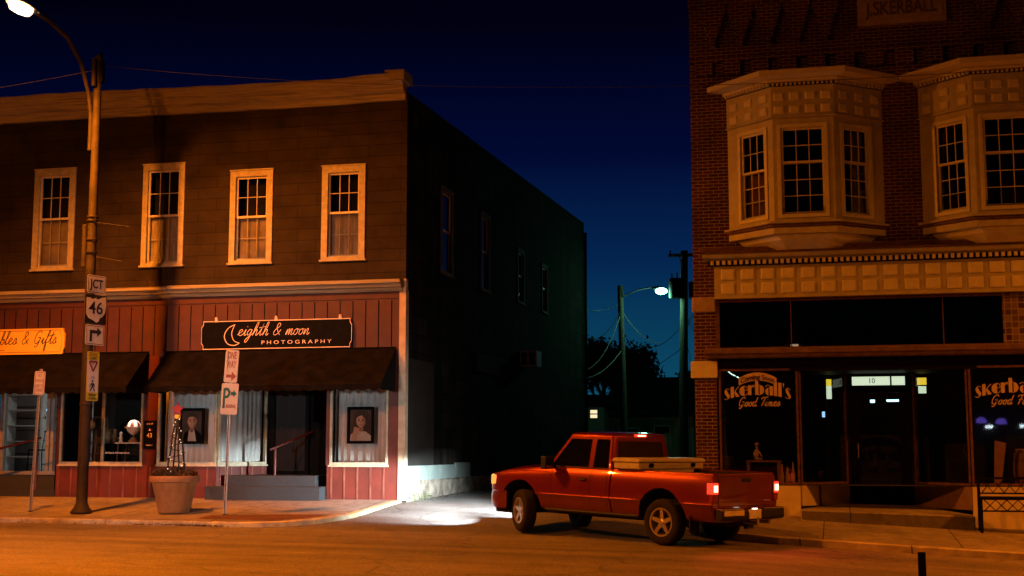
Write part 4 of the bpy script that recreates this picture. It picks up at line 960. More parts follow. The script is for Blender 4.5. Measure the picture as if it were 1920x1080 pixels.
# cab lower body and bonnet
mb=MB(); st=[]
for x,zs,dt,w,zb in ((1.085,1.165,0,1,0),(1.5,1.165,0,1,0),(2.0,1.165,0,1,0),(2.45,1.165,.01,1,0),(2.62,1.155,.06,1,0),(2.9,1.135,.07,1.0,0),(3.2,1.115,.068,1.0,0),(3.5,1.085,.062,.995,0),(3.75,1.045,.052,.975,.0),(3.90,1.00,.04,.94,.02),(3.985,.93,.02,.88,.04)):
    st.append(ring(x,zs,dt,w,zb))
loft(mb,st); cab=mb.build('cab_body',[M['paint'],M['wheelwell']],None); recalc(cab)
boolean(cab,[cyl_cutter(3.19,.43,.49,.42,1.2),cyl_cutter(3.19,.43,.49,-1.2,-.42)]); cab.parent=TR
def Lp(name,mb,mat,parent=TR,**k): return mb.build(name,mat,parent,local=True,**k)
# greenhouse: framed panels with recessed glass
BZ=1.155
Q=lambda A,B_,C_,D: (lambda u,v: tuple(lerp(lerp(A[i],B_[i],u),lerp(D[i],C_[i],u),v) for i in range(3)))
gh=MB(); panes=[]
def panel(A,B_,C_,D,hole,inn,holes_name):
    q=Q(A,B_,C_,D); P=[A,B_,C_,D]; H=[q(*h) for h in hole]; I=[tuple(p[i]+inn[i] for i in range(3)) for p in H]
    gh.add(P+H,[(0,1,5,4),(1,2,6,5),(2,3,7,6),(3,0,4,7)],0,False); gh.add(H+I,[(k,(k+1)%4,4+(k+1)%4,4+k) for k in range(4)],1)
    panes.append((holes_name,I))
for s in (1,-1):
    y0,y1=.80*s,.690*s; rz=1.70
    panel((1.57,y0,BZ),(2.55,y0,BZ),(2.12,y1,rz),(1.545,y1,rz),[(.06,.06),(.93,.06),(.86,.90),(.12,.90)],(0,-.02*s,0),'side_window')
    panel((1.12,y0,BZ),(1.57,y0,BZ),(1.545,y1,rz),(1.16,y1,rz),[(.13,.06),(.86,.06),(.86,.90),(.16,.90)],(0,-.02*s,0),'rear_side_window')
    # pillars between side and end panels
    gh.add([(1.12,y0,BZ),(1.10,.74*s,BZ),(1.145,.645*s,rz),(1.16,y1,rz)],[(0,1,2,3)],0); gh.add([(2.55,y0,BZ),(2.66,.72*s,BZ),(2.16,.64*s,rz),(2.12,y1,rz)],[(0,1,2,3)],0)
panel((1.10,.74,BZ),(1.10,-.74,BZ),(1.145,-.645,rz),(1.145,.645,rz),[(.07,.10),(.93,.10),(.93,.86),(.07,.86)],(.02,0,0),'rear_window')
panel((2.66,-.72,BZ),(2.66,.72,BZ),(2.16,.64,rz),(2.16,-.64,rz),[(.05,.05),(.95,.05),(.95,.95),(.05,.95)],(-.015,0,-.01),'windscreen')
# roof
R0=[(1.16,.69),(1.145,.645),(1.145,-.645),(1.16,-.69),(1.545,-.69),(2.12,-.69),(2.16,-.64),(2.16,.64),(2.12,.69),(1.545,.69)]
def rsc(k,z): return [(1.6+(x-1.6)*k,y*k,z) for x,y in R0]
V=rsc(1,rz)+rsc(.99,rz+.022)+rsc(.955,rz+.045)+rsc(.83,rz+.068)+rsc(.45,rz+.085); n=len(R0)
gh.add(V,[(i*n+k,i*n+(k+1)%n,(i+1)*n+(k+1)%n,(i+1)*n+k) for i in range(4) for k in range(n)],0,True); gh.add(V[-n:],[tuple(range(n))],0)
Lp('cab_roof',gh,[M['paint'],M['plastic']],bevel=.012,sharp=50)
for nm,I in panes:
    g=MB(); g.poly(I); Lp(nm,g,M['tint'])
# shut lines, handles, painted highlight ridges
def strip(x,z0,z1,w=.009,s=1):
    mb=MB(); zz=[z0]+[z for _,z in SEC if z0<z<z1]+[z1]; V=[]
    for z in zz: V+=[(x-w/2,(ysec(z)+.0025)*s,z),(x+w/2,(ysec(z)+.0025)*s,z)]
    mb.add(V,[(2*i,2*i+1,2*i+3,2*i+2) for i in range(len(zz)-1)]); return mb
for s in (1,-1):
    mb=MB()
    for x in (1.52,2.42,1.15):
        k=strip(x,.52,1.15,s=s); mb.add(k.v,k.f)
    Lp('door_gap',mb,M['wheelwell'])
    mb=MB(); mb.box(1.60,1.76,.868*s,.886*s,.965,1.005); Lp('door_handle',mb,M['plastic'],bevel=.006)
    mb=MB(); mb.box(1.61,1.75,.885*s,.897*s,.975,.997); Lp('door_handle',mb,M['chrome'],bevel=.006)
    mb=MB()
    for xa,xb,z in ((-.98,-.50,.702),(.50,2.66,.702),(-1.0,1.05,1.160),(1.11,2.50,1.150),(2.55,3.70,1.08)):
        yy=ysec(z)-.004; mb.tube([(xa,yy*s,z),((xa+xb)/2,(yy+.002)*s,z),(xb,(yy-(.02 if xb>3 else 0))*s,z-(.05 if xb>3 else 0))],.010,8)
    Lp('highlight_ridge',mb,M['highlightline'])
    # mirror
    mb=MB(); mb.box(2.31,2.43,.90*s,1.12*s,1.13,1.35); mb.tube([(2.38,.80*s,1.16),(2.38,.92*s,1.20)],.03,6); mr=Lp('door_mirror',mb,M['plastic'],bevel=.03,seg=2)
    g=MB(); g.box(2.306,2.3095,.92*s,1.10*s,1.155,1.325); g.build('mirror_glass',M['chrome'],mr,local=True)
    # belt seal
    mb=MB(); mb.box(1.2,2.42,(.798)*s-.006,(.798)*s+.006,1.157,1.172); Lp('belt_seal',mb,M['plastic'])
    # bed rail cap
    mb=MB(); mb.box(XB0+.03,XB1-.01,.700*s,.792*s,1.162,1.182); Lp('bed_rail',mb,M['plastic'] if 0 else M['paint'],bevel=.008)
    # tail lamps
    mb=MB(); mb.box(-1.052,-.90,.735*s,.872*s,.735,1.055); tl=Lp('tail_lamp_housing',mb,M['signred'],bevel=.012)
    g=MB(); g.box(-1.060,-.93,.745*s,.878*s,.86,1.035); g.build('brake_light',M['redon'],tl,local=True,bevel=.008)
    g=MB(); g.box(-1.0635,-.99,.765*s,.8635*s,.895,.995); g.build('bulb_core',M['hot'],tl,local=True)
    # head lamps
    mb=MB(); mb.box(3.86,3.985,.60*s,.805*s,.79,.985); Lp('headlight',mb,M['headglass'],bevel=.03,seg=2)
    mb=MB(); mb.box(3.975,4.07,min(.60*s,.80*s),max(.60*s,.80*s),.868,.88); Lp('beam_cutoff_plate',mb,M['plastic'])  # plate added over the lamp to cut the beams off above horizontal
    mb=MB(); mb.box(3.80,3.95,.765*s,.838*s,.80,.975); Lp('side_marker',mb,M['amber'],bevel=.02)
# cab/bed gap filler and underbody
mb=MB(); mb.box(1.05,1.10,-.76,.76,.50,1.12); Lp('cab_gap',mb,M['wheelwell'])
mb=MB(); mb.box(-.95,3.7,-.42,.42,.34,.52); mb.tube([(0,-.70,.37),(0,.70,.37)],.06,10); mb.tube([(3.19,-.6,.37),(3.19,.6,.37)],.05,8); mb.sphere((0,.05,.37),.14,12); Lp('chassis',mb,M['wheelwell'])
mb=MB(); mb.tube([(-.3,-.55,.40),(-1.05,-.62,.40)],.035,8); Lp('exhaust_pipe',mb,M['steel'])
for s in (1,-1):
    mb=MB(); mb.box(-.52,.52,min(.45*s,.72*s),max(.45*s,.72*s),.925,.95); mb.box(-.52,.52,min(.45*s,.47*s),max(.45*s,.47*s),.70,.925); Lp('wheel_housing',mb,M['wheelwell'])
# tailgate
mb=MB(); mb.box(-1.045,-.985,-.725,.725,.66,1.175); Lp('tailgate',mb,M['paint'],bevel=.014,seg=2)
mb=MB(); mb.box(-1.050,-1.03,-.66,.66,.735,.748); mb.box(-1.049,-1.03,-.70,.70,1.12,1.135); Lp('tailgate_crease',mb,M['paint'],bevel=.006)
mb=MB(); mb.box(-1.056,-1.04,-.12,.12,1.04,1.10); Lp('tailgate_handle',mb,M['plastic'],bevel=.008)
# bumpers
mb=MB(); pr=[(-.02,.455),(-.10,.45),(-.155,.47),(-.165,.52),(-.16,.60),(-.145,.625),(-.02,.625)]
mb.extrude(pr,-.83,.83,lambda w,u,v:(-1.04+u,w,v)); rb=Lp('rear_bumper',mb,M['plastic'],bevel=.012)
for y0,y1 in ((-.80,-.28),(.28,.80)):
    mb=MB(); mb.box(-1.196,-1.06,y0,y1,.624,.640); mb.build('chrome_step',M['chrome'],rb,local=True,bevel=.004)
mb=MB(); mb.box(-1.212,-1.19,.27,.80,.53,.620); mb.build('chrome_face',M['chrome'],rb,local=True,bevel=.006)
mb=MB(); mb.box(-1.222,-1.20,-.16,.16,.475,.625); pl=mb.build('number_plate',M['white'],rb,local=True,bevel=.004)
mb=MB(); 
for z in (.62,): mb.box(-1.225,-1.19,-.05,.05,z+.005,z+.02)
M['platelamp']=emit('plate_lamp',(1,.85,.7),3); mb.build('plate_light',M['platelamp'],rb,local=True)
mb=MB(); mb.tube([(-1.0,0,.42),(-1.28,0,.40)],.03,8); mb.tube([(-1.27,0,.40),(-1.27,0,.46)],.018,8); mb.sphere((-1.27,0,.485),.028,10); mb.build('tow_hitch',M['steel'],rb,local=True)
mb=MB(); prof=[(-.10,.40),(.04,.39),(.105,.44),(.125,.52),(.12,.64),(.08,.70),(-.10,.71)]; ws=frange(-1,1,24); n=len(prof); V=[]
for w in ws:
    sw=.80*math.sin(w*PI/2)/1.0; back=-.30*max(0,(abs(w)-.55)/.45)**2; yy=sw+ (.045*w if abs(w)>.6 else 0)
    V+=[(3.93+u+back,yy,v) for u,v in prof]
mb.add(V,[(i*n+k,i*n+(k+1)%n,(i+1)*n+(k+1)%n,(i+1)*n+k) for i in range(24) for k in range(n)],0,True); mb.add(V,[tuple(range(n)),tuple(range(len(V)-n,len(V)))],0); Lp('front_bumper',mb,M['paint'],sharp=45)
mb=MB(); mb.box(3.55,3.92,-.74,.74,.31,.40); Lp('front_valance',mb,M['plastic'],bevel=.02)
mb=MB(); mb.box(3.95,4.0,-.56,.56,.72,.95); Lp('grille',mb,M['plastic'],bevel=.015)
# high brake light and aerial
mb=MB(); mb.box(1.120,1.19,-.15,.15,1.705,1.748); bl=Lp('high_brake_light',mb,M['redon'],bevel=.008)
mb=MB(); mb.box(1.114,1.121,-.10,.10,1.715,1.738); mb.build('bulb_core',M['hot'],bl,local=True)
# wheels
def wheel(x,s,steer=0):
    w=thing('wheel',None,None,(x,.735*s,.372),steer); w.parent=TR
    if s<0: w.rotation_euler=(0,0,steer+PI)
    T=lambda a,b_,c:(a,c,b_)
    mb=MB(); mb.lathe([(.215,-.10),(.27,-.112),(.33,-.11),(.355,-.095),(.366,-.07),(.371,-.03),(.371,.03),(.366,.07),(.355,.095),(.33,.112),(.27,.116),(.232,.106),(.215,.09)],(0,0,0),44,T=T,closed=True); mb.build('tyre',M['tyre'],w,local=True)
    mb=MB(); mb.lathe([(.232,.104),(.226,.116),(.205,.112),(.196,.085),(.190,.05),(.185,-.09)],(0,0,0),36,T=T)
    mb.lathe([(.0,.092),(.030,.094),(.042,.088),(.055,.075),(.055,.04)],(0,0,0),20,T=T)
    for k in range(5):
        a=2*PI*k/5+.3; c,sn=math.cos(a),math.sin(a)
        def TT(u,v,d,c=c,sn=sn): return (u*c-v*sn,d,u*sn+v*c)
        mb.add([TT(*p) for p in [(.03,-.040,.082),(.215,-.026,.100),(.215,.026,.100),(.03,.040,.082),(.03,-.040,.03),(.215,-.026,.05),(.215,.026,.05),(.03,.040,.03)]],[(0,1,2,3),(0,1,5,4),(1,2,6,5),(2,3,7,6),(3,0,4,7)],0)
    mb.build('rim',M['rim'],w,local=True)
    mb=MB(); mb.lathe([(0,.03),(.19,.03)],(0,0,0),24,T=T); mb.build('brake_disc',M['wheelwell'],w,local=True)
for s in (1,-1):
    wheel(0,s); wheel(3.19,s,R(-24))
# aluminium tool box across the bed
M4=TR.matrix_basis if False else None
for s in (1,-1):
    mb=MB(); mb.box(-.62,-.52,.62*s,.64*s,.22,.52) if 0 else mb.box(-.585,-.565,.60*s,.845*s,.25,.50); Lp('mud_flap',mb,M['wheelwell'])
    mb=MB(); mb.tube([(.5,.79*s,.435),(2.6,.79*s,.435)],.03,8); Lp('sill_trim',mb,M['plastic'])
tb=thing('tool_box','silver aluminium tool box lying across the pickup truck bed','tool box',TR.location); tb.rotation_euler=TR.rotation_euler; tb.scale=TR.scale
mb=MB(); mb.box(.47,.98,-.62,.62,.80,1.19); mb.box(.45,1.0,-.85,.85,1.187,1.30); mb.build('chest',M['alu'],tb,local=True,bevel=.012)
mb=MB(); mb.prism([(.43,1.302),(1.02,1.302),(1.02,1.342),(.97,1.368),(.48,1.368),(.43,1.342)],1.74,0,lambda u,v,w:(u,-.87+w,v)); mb.build('lid',M['alusmooth'],tb,local=True,bevel=.008)
for y in (-.55,.55):
    mb=MB(); mb.box(.425,.448,y-.05,y+.05,1.22,1.29); mb.build('latch',M['black'],tb,local=True,bevel=.008)
# ------------------------------------------------------------------ right building
RB=thing('brick_building','dark red brick corner building with tan bay windows and dark restaurant front','building',(12,7,0))
X0,X1=6.27,20.
M['carved']=pm('weathered_carving',(.10,.07,.045),None,7,.9,0,.3)
mb=MB()
holes=[(7.16,10.02,6.4,8.9),(11.03,13.9,6.4,8.9)]
wall(mb,F0,X0,X1,5.5,14.,holes,.1)
mb.poly([(6.27,0,.0),(6.27,0,5.5),(6.72,0,5.5),(6.72,0,.0)]); mb.poly([(6.72,0,0),(6.72,.35,0),(6.72,.35,5.5),(6.72,0,5.5)])
mb.poly([(X1,0,5.5),(X1,15,5.5),(X1,15,14),(X1,0,14)]); mb.box(14.5,20,0,.3,-.8,5.5)
mb.build('front_wall',M['brick'],RB)
mb=MB(); mb.poly([(X0,0,-.8),(X0,15,-.8),(X0,15,14),(X0,0,14)]); mb.poly([(X0,15,-.8),(X1,15,-.8),(X1,15,14),(X0,15,14)]); mb.build('side_wall',M['brickside'],RB)
mb=MB(); mb.poly([(X0,0,13.8),(X1,0,13.8),(X1,15,13.8),(X0,15,13.8)]); mb.build('roof',M['roofdark'],RB)
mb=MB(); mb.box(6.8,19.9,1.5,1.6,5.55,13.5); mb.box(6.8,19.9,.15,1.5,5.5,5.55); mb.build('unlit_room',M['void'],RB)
# corbelled brickwork high on the front
mb=MB()
x=6.5
while x<9.4:
    for k in range(6):
        w=.05+k*.045; mb.box(x+.28-w,x+.28+w,-.17,.0,10.05+k*.142,10.05+(k+1)*.142-.002)
    x+=.58
x=12.
while x<19.5:
    for k in range(6):
        w=.05+k*.045; mb.box(x+.28-w,x+.28+w,-.17,.0,10.05+k*.142,10.05+(k+1)*.142-.002)
    x+=.58
mb.box(X0,X1,-.20,0,10.905,11.3)
x=6.4
while x<19.6:
    mb.box(x,x+.36,-.12,0,9.42,9.72); x+=.58
mb.box(X0,X1,-.13,0,9.722,9.80)
mb.box(9.45,12,-.03,0,10.0,10.10)
mb.build('brick_corbelling',M['brick'],RB)
mb=MB(); mb.box(9.75,11.5,-.12,.0,10.28,11.35); mb.box(9.83,11.42,-.135,-.118,10.37,11.28); ns=mb.build('name_stone',M['limestone'],RB,bevel=.015)
mb=MB(); put_text(mb,'J.SKERBALL',10.62,10.60,.40,lambda u,v,d:(u,-.137-d*8,v),w=1.42,offset=.006); mb.build('carved_name',M['carved'],ns)
# pier stones
mb=MB()
for i in range(1): mb.box(6.24,6.73,-.05,.02,4.44,4.76)
mb.build('rough_stone',M['limestone'],RB,bevel=.03,seg=2)
mb=MB(); mb.box(6.20,6.745,-.06,.02,3.08,3.43); mb.build('smooth_stone',M['creamlt'],RB,bevel=.012)
# bays
def bay(xc):
    bx=[(xc-1.56,0.0),(xc-.60,-.80),(xc+.60,-.80),(xc+1.56,0.0)]
    B=thing('bay_window',None,None,(xc,0,6)); B.parent=RB; B.location=(xc-12,-7,6)
    def outline(k,dy=0,e=0):
        return [(xc+(x-xc)*k+(e*(1 if x>xc else -1)),y*1.0-dy if y<-.1 else y) for x,y in bx]
    facets=[angled(bx[i],bx[i+1]) for i in range(3)]
    # glazed stage
    wins=[]
    for i,(f,L) in enumerate(facets):
        a0,a1=(.34,L-.20) if i==0 else ((.13,L-.17) if i==1 else (.20,L-.34))
        h=[(a0,a1,6.27,8.08)]; mb=MB(); wall(mb,f,0,L,6.15,8.26,h,.15); 
        mb.build('bay_wall',M['cream'],B)
        wins.append((f,a0,a1,i))
    for f,a0,a1,i in wins:
        mb=MB(); fframe(mb,f,a0-.05,a1+.05,6.22,8.13,.075,-.025,.06,0); mb.build('window_casing',M['creamlt'],B,bevel=.006)
        mid=6.30+(8.05-6.30)*(.545 if i==0 else .60)
        s=MB(); A0,A1=a0+.027,a1-.027
        for lo,hi,d,rows in ((6.30,mid+.02,.05,3 if i else 3),(mid-.02,8.055,.02,2)):
            fframe(s,f,A0,A1,lo,hi,.045,d,d+.035,0)
            for k in range(1,3):
                x=A0+.045+(A1-A0-.09)*k/3; fbox(s,f,x-.008,x+.008,lo+.045,hi-.045,d+.008,d+.026)
            for k in range(1,rows):
                z=lo+.045+(hi-lo-.09)*k/rows; fbox(s,f,A0+.045,A1-.045,z-.008,z+.008,d+.0085,d+.0255)
        s.build('sash',M['creamlt'],B)
        g=MB(); g.poly([f(A0,6.30,.045),f(A1,6.30,.045),f(A1,8.055,.11),f(A0,8.055,.11)]); g.build('pane',M['glass'],B)
        if i==0 and xc<10:
            g=MB(); g.poly([f(A0,6.3,.17),f(A1,6.3,.17),f(A1,mid,.17),f(A0,mid,.17)]); g.build('shade',M['dimshade'],B)
    # frieze with two rows of raised squares
    def stage(z0,z1,e,mat,name,m2=None):
        mb=MB(); o=[(x+(e if x>xc else -e)*(1 if y<-.1 else 1),y-e if y<-.1 else .0) for x,y in bx]
        mb.prism(o,z1-z0,0,lambda u,v,w:(u,v,z0+w)); return mb.build(name,M[mat],B,bevel=.01)
    stage(8.262,8.30,.05,'cream','frieze_mould'); stage(8.302,8.92,.02,'cream','frieze')
    mb=MB(); o=[(x+(.02 if x>xc else -.02),y-.02 if y<-.1 else 0) for x,y in bx]
    for i in range(3):
        f,L=angled(o[i],o[i+1]); nsq=4 if i==1 else 3
        for k in range(nsq):
            c=L*(k+.5)/nsq
            for z in (8.43,8.70):
                V=[]
                for (hw,d) in ((.105,-.002),(.105,-.018),(.075,-.034)):
                    V+=[f(c-hw,z-hw*.8,d),f(c+hw,z-hw*.8,d),f(c+hw,z+hw*.8,d),f(c-hw,z+hw*.8,d)]
                mb.add(V,[(q*4+k2,q*4+(k2+1)%4,(q+1)*4+(k2+1)%4,(q+1)*4+k2) for q in range(2) for k2 in range(4)]+[(8,9,10,11)])
    mb.build('raised_square',M['creamlt'],B)
    mb=MB()
    for i in range(3):
        f,L=angled(o[i],o[i+1]); nd=int(L/.088)
        for k in range(nd): a=L*(k+.5)/nd; fbox(mb,f,a-.024,a+.024,8.928,8.984,-.075,-.008)
    mb.build('dentil',M['creamlt'],B)
    stage(8.922,8.988,.012,'void','dentil_gap_shade'); stage(8.99,9.05,.10,'creamworn','cornice_lower');  # black backing paints the shade between the bay dentils
    # flared cornice top
    mb=MB(); lo=[(x+(.14 if x>xc else -.14),y-.14 if y<-.1 else 0) for x,y in bx]; hi=[(x+((.24 if y<-.1 else .41)*(1 if x>xc else -1)),y-.25 if y<-.1 else 0) for x,y in bx]
    V=[(x,y,9.052) for x,y in lo]+[(x,y,9.10) for x,y in hi]+[(x,y,9.205) for x,y in hi]+[(xc+(x-xc)*.75,0 if abs(y)<.1 else -.3,9.225) for x,y in bx]
    mb.add(V,[(q*4+k,q*4+(k+1)%4,(q+1)*4+(k+1)%4,(q+1)*4+k) for q in range(3) for k in range(4)]+[(0,1,2,3),(12,13,14,15)]); mb.build('cornice',M['creamworn'],B)
    # sill and apron
    stage(6.10,6.148,.11,'cream','sill'); stage(6.04,6.098,.06,'rust','sill_mould'); stage(5.90,6.038,.02,'cream','apron_band')
    mb=MB(); V=[]
    for z,k,dy in ((5.90,.90,.72),(5.80,.82,.68),(5.72,.72,.55),(5.64,.66,.42)):
        V+=[(xc+(x-xc)*k,0 if abs(y)<.1 else -dy,z) for x,y in bx]
    mb.add(V,[(q*4+j,q*4+(j+1)%4,(q+1)*4+(j+1)%4,(q+1)*4+j) for q in range(3) for j in range(4)]+[(12,13,14,15)],0); mb.build('apron',M['creamlt'],B)
M['dimshade']=pm('dim_bay_blind',(.12,.05,.03),(.08,.03,.02),5,.9,0,.1)
bay(8.60); bay(12.46)
# shop cornice band
mb=MB(); XE=19.9
mb.extrude([(0,5.48),(-.20,5.48),(-.22,5.50),(-.34,5.52),(-.37,5.56),(-.37,5.60),(-.1,5.66),(0,5.66)],6.50,XE,lambda w,u,v:(w,u,v)); mb.build('shop_cornice',M['cream'],RB)
mb=MB(); mb.box(6.5,XE,-.40,-.36,5.60,5.64); mb.box(6.45,XE,-.3,0,5.655,5.74); mb.build('cornice_flashing',M['rust'],RB)
mb=MB(); x=6.66
while x<XE-.1: mb.box(x,x+.062,-.275,-.203,5.392,5.474); x+=.118
mb.build('dentil',M['creamlt'],RB)
mb=MB(); mb.box(6.60,XE,-.202,-.1,5.37,5.485); mb.build('dentil_gap_shade',M['void'],RB)  # shade in the gaps between dentils, put in as black colour
mb=MB(); mb.box(6.72,XE,-.15,.1,4.70,5.375); mb.build('panel_band',M['cream'],RB)
mb=MB(); x=7.0
while x<XE-.2:
    for z in (5.195,4.90):
        V=[]
        for hw,hh,y in ((.14,.112,-.15),(.14,.112,-.166),(.112,.088,-.176)): V+=[(x-hw,y,z-hh),(x+hw,y,z-hh),(x+hw,y,z+hh),(x-hw,y,z+hh)]
        mb.add(V,[(q*4+k,q*4+(k+1)%4,(q+1)*4+(k+1)%4,(q+1)*4+k) for q in range(2) for k in range(4)]+[(8,9,10,11)])
    x+=.4035
mb.build('raised_square',M['creamlt'],RB)
# transom strip
mb=MB(); mb.box(6.72,6.80,.0,.12,3.70,4.70); mb.box(8.235,8.255,.03,.06,3.7,4.69); mb.box(11.20,11.22,.03,.06,3.7,4.69); mb.box(6.8,12.34,.0,.1,4.64,4.70); mb.build('transom_frame',M['rust'],RB)
g=MB(); g.poly([(6.8,.05,3.68),(12.33,.05,3.68),(12.33,.05,4.68),(6.8,.05,4.68)]); g.build('transom_pane',M['darkglass'],RB)
mb=MB(); mb.box(12.33,19,-.02,.1,3.66,4.70); mb.build('glass_tile_panel',M['tile'],RB)
mb=MB(); mb.extrude([(0,3.47),(-.20,3.48),(-.22,3.54),(-.28,3.56),(-.30,3.65),(-.02,3.70),(0,3.70)],6.50,XE,lambda w,u,v:(w,u,v)); mb.build('shop_ledge',M['ledge'] if 'ledge' in M else M['rust'],RB,bevel=.006)
mb=MB(); mb.box(6.75,XE,.0,.12,3.26,3.47); mb.build('head_beam',M['black'],RB)
# restaurant front: two display windows and an angled, recessed entrance
FL,LL=angled((8.36,0),(9.32,1.25)); FR,LR=angled((10.62,1.25),(11.62,0))
def shopw(f,a0,a1,b0,b1,name='shop_window'):
    mb=MB(); fframe(mb,f,a0,a1,b0,b1,.045,-.015,.05); w=mb.build(name,M['rust'],RB,bevel=.005)
    g=MB(); g.poly([f(a0+.02,b0+.02,.02),f(a1-.02,b0+.02,.02),f(a1-.02,b1-.02,.02),f(a0+.02,b1-.02,.02)]); g.build('pane',M['shopglass'],w)
shopw(F0,6.76,8.35,.92,3.26); shopw(FL,.01,LL-.03,.92,3.26); shopw(FR,.03,LR-.01,.92,3.26); shopw(F0,11.63,14.4,.92,3.26)
M['bulkshade']=pm('shaded_bulkhead',(.20,.12,.085),(.13,.08,.055),4,.7,0,.15)  # darker bulkhead colour carries the shade of the panel turned from the light
mb=MB(); fbox(mb,F0,6.72,8.35,.0,.90,-.01,.12); mb.build('bulkhead',M['bulk'],RB)
mb=MB(); fbox(mb,FL,.02,LL,.50,.90,-.01,.1); fbox(mb,FL,.55,.62,.50,.895,-.016,0,1); mb.build('bulkhead',[M['bulk'],M['rust']],RB)
mb=MB(); fbox(mb,FR,0,LR,.45,.90,-.01,.1); mb.build('bulkhead',M['bulkshade'],RB)
mb=MB(); fbox(mb,F0,11.63,14.4,-.2,.90,-.01,.12); mb.build('bulkhead',M['bulk'],RB)
mb=MB(); mb.prism([(8.36,-.62),(11.60,-.62),(11.62,0),(10.62,1.4),(9.32,1.4),(8.36,0)],.9,0,lambda u,v,w:(u,v,lerp(.45,.36,(u-8.36)/3.2)-.9+w+max(0,v)*.08)); mb.build('entrance_landing',M['landing'] if 'landing' in M else M['pave'],RB,bevel=.02)
mb=MB(); mb.prism([(8.2,-.02),(11.8,-.02),(11.8,1.5),(8.2,1.5)],.08,0,lambda u,v,w:(u,v,3.2+w)); mb.build('entrance_soffit',M['black'],RB)
d=MB(); fframe(d,F0,9.36,10.58,.50,3.22,.07,1.25,1.34); fbox(d,F0,9.43,10.51,2.80,2.90,1.255,1.335); fframe(d,F0,9.44,10.50,.55,2.79,.13,1.27,1.33,wb=.28); dr=d.build('entrance_door',M['black'],RB,bevel=.005)
g=MB(); g.poly([(9.5,1.30,.8),(10.45,1.30,.8),(10.45,1.30,2.7),(9.5,1.30,2.7)]); g.build('pane',M['shopglass'],dr)
mb=MB(); mb.tube([(9.52,1.24,1.45),(9.52,1.22,1.75)],.015,6); mb.build('handle',M['steel'],dr)
g=MB(); g.box(9.43,10.20,1.30,1.31,2.96,3.14); g.build('transom_sign',M['signlit'],dr); g=MB(); g.box(10.235,10.50,1.30,1.31,2.96,3.14); g.build('transom_sign',M['signlit'],dr)
g=MB(); put_text(g,'10',9.83,3.05,.15,lambda u,v,d_:(u,1.297-d_,v)); g.build('transom_number',M['black'],dr)
mb=MB(); mb.poly([(6.8,4.2,.4),(14.4,4.2,.4),(14.4,4.2,5.3),(6.8,4.2,5.3)]); mb.poly([(6.8,.1,.4),(6.8,4.2,.4),(6.8,4.2,5.3),(6.8,.1,5.3)]); mb.poly([(14.4,.1,.4),(14.4,4.2,.4),(14.4,4.2,5.3),(14.4,.1,5.3)]); mb.poly([(6.8,.12,.905),(14.4,.12,.905),(14.4,4.2,.905),(6.8,4.2,.905)]); mb.poly([(6.8,.12,5.3),(14.4,.12,5.3),(14.4,4.2,5.3),(6.8,4.2,5.3)])
mb.build('dining_room',M['dark'],RB)
# window lettering of the restaurant
def halfmoon(cx,cy,r,a0,a1): return [(cx+r*math.cos(R(a)),cy+r*math.sin(R(a))) for a in frange(a0,a1,14)]
def broadway(mb,s,x,z,h,width,arc,T):
    W={'s':.74,'k':1.0,'e':.92,'r':.80,'b':1.02,'a':.98,'l':.50,"'":.26}
    tot=sum(W[c] for c in s); k=width/tot; u=0; mid=tot/2
    def P(pts):
        pts=[(a+u,b_) for a,b_ in pts]
        mb.poly([T(x+(a-mid)*k,z+b_*h-arc*((a-mid)/mid)**2,.002) for a,b_ in pts])
    def Rb(pts,w):
        q=catmull([(a+u,b_) for a,b_ in pts],5); q=[((a-mid)*k+x,z+b_*h-arc*((a-mid)/mid)**2) for a,b_ in q]; ribbon(mb,q,w*h,T)
    for c in s:
        if c=='s': P([(.05,.82),(.16,.96),(.30,.92),(.44,.62),(.64,.30),(.58,.06),(.42,.0),(.36,.18),(.10,.56)]); Rb([(.14,.93),(.36,1.04),(.6,.9)],.03); Rb([(.02,.12),(.2,-.02),(.5,.03)],.03)
        elif c=='k': P([(0,0),(.36,0),(.36,1.12),(0,1.12)]); P([(.37,.52),(.55,.60),(.98,0),(.58,0)]); Rb([(.38,.50),(.6,.75),(.92,1.0)],.035)
        elif c=='e': P(halfmoon(.46,.5,.5,82,278)); Rb([(.46,.99),(.72,.9),(.84,.55),(.46,.55)],.03); Rb([(.46,.02),(.7,.06),(.86,.25)],.03)
        elif c=='r': P([(0,0),(.38,0),(.38,1.0),(0,1.0)]); Rb([(.39,.7),(.52,.95),(.74,.95)],.05); P(halfmoon(.66,.86,.09,0,345))
        elif c=='b': P([(0,0),(.36,0),(.36,1.42),(0,1.42)]); P(halfmoon(.48,.5,.5,-88,88)); Rb([(.36,.98),(.42,1.0),(.48,1.0)],.03); Rb([(.36,.02),(.42,.0),(.48,.0)],.03)
        elif c=='a': P([(.56,0),(.92,0),(.92,.95),(.56,.95)]); P(halfmoon(.46,.36,.38,95,265)); Rb([(.1,.84),(.35,1.02),(.6,.95)],.03); Rb([(.42,.73),(.56,.7)],.025)
        elif c=='l': P([(.03,0),(.40,0),(.40,1.42),(.03,1.42)])
        elif c=="'": P([(.04,1.42),(.18,1.42),(.13,1.0),(.09,1.0)])
        u+=W[c]
TG=lambda u,v,d:(u,-.004-d,v)
for label,xc,second in (('cream restaurant name lettering with good times on left display window',7.545,'Good Times'),('cream restaurant name lettering with good food on far right window',12.43,'Good Food')):
    t=thing('window_lettering',label,'lettering',(xc,.018,2.75))
    mb=MB(); broadway(mb,"skerball's",xc,2.73,.20,1.36,.10,TG); mb.build('name_lettering',M['decal'] if 'decal' in M else M['pink'],t)
    mb=MB(); script_text(mb,second,xc-.40,2.50,.090,.0095,TG,slant=.3,width=.84); mb.build('script_lettering',M['decal'],t)
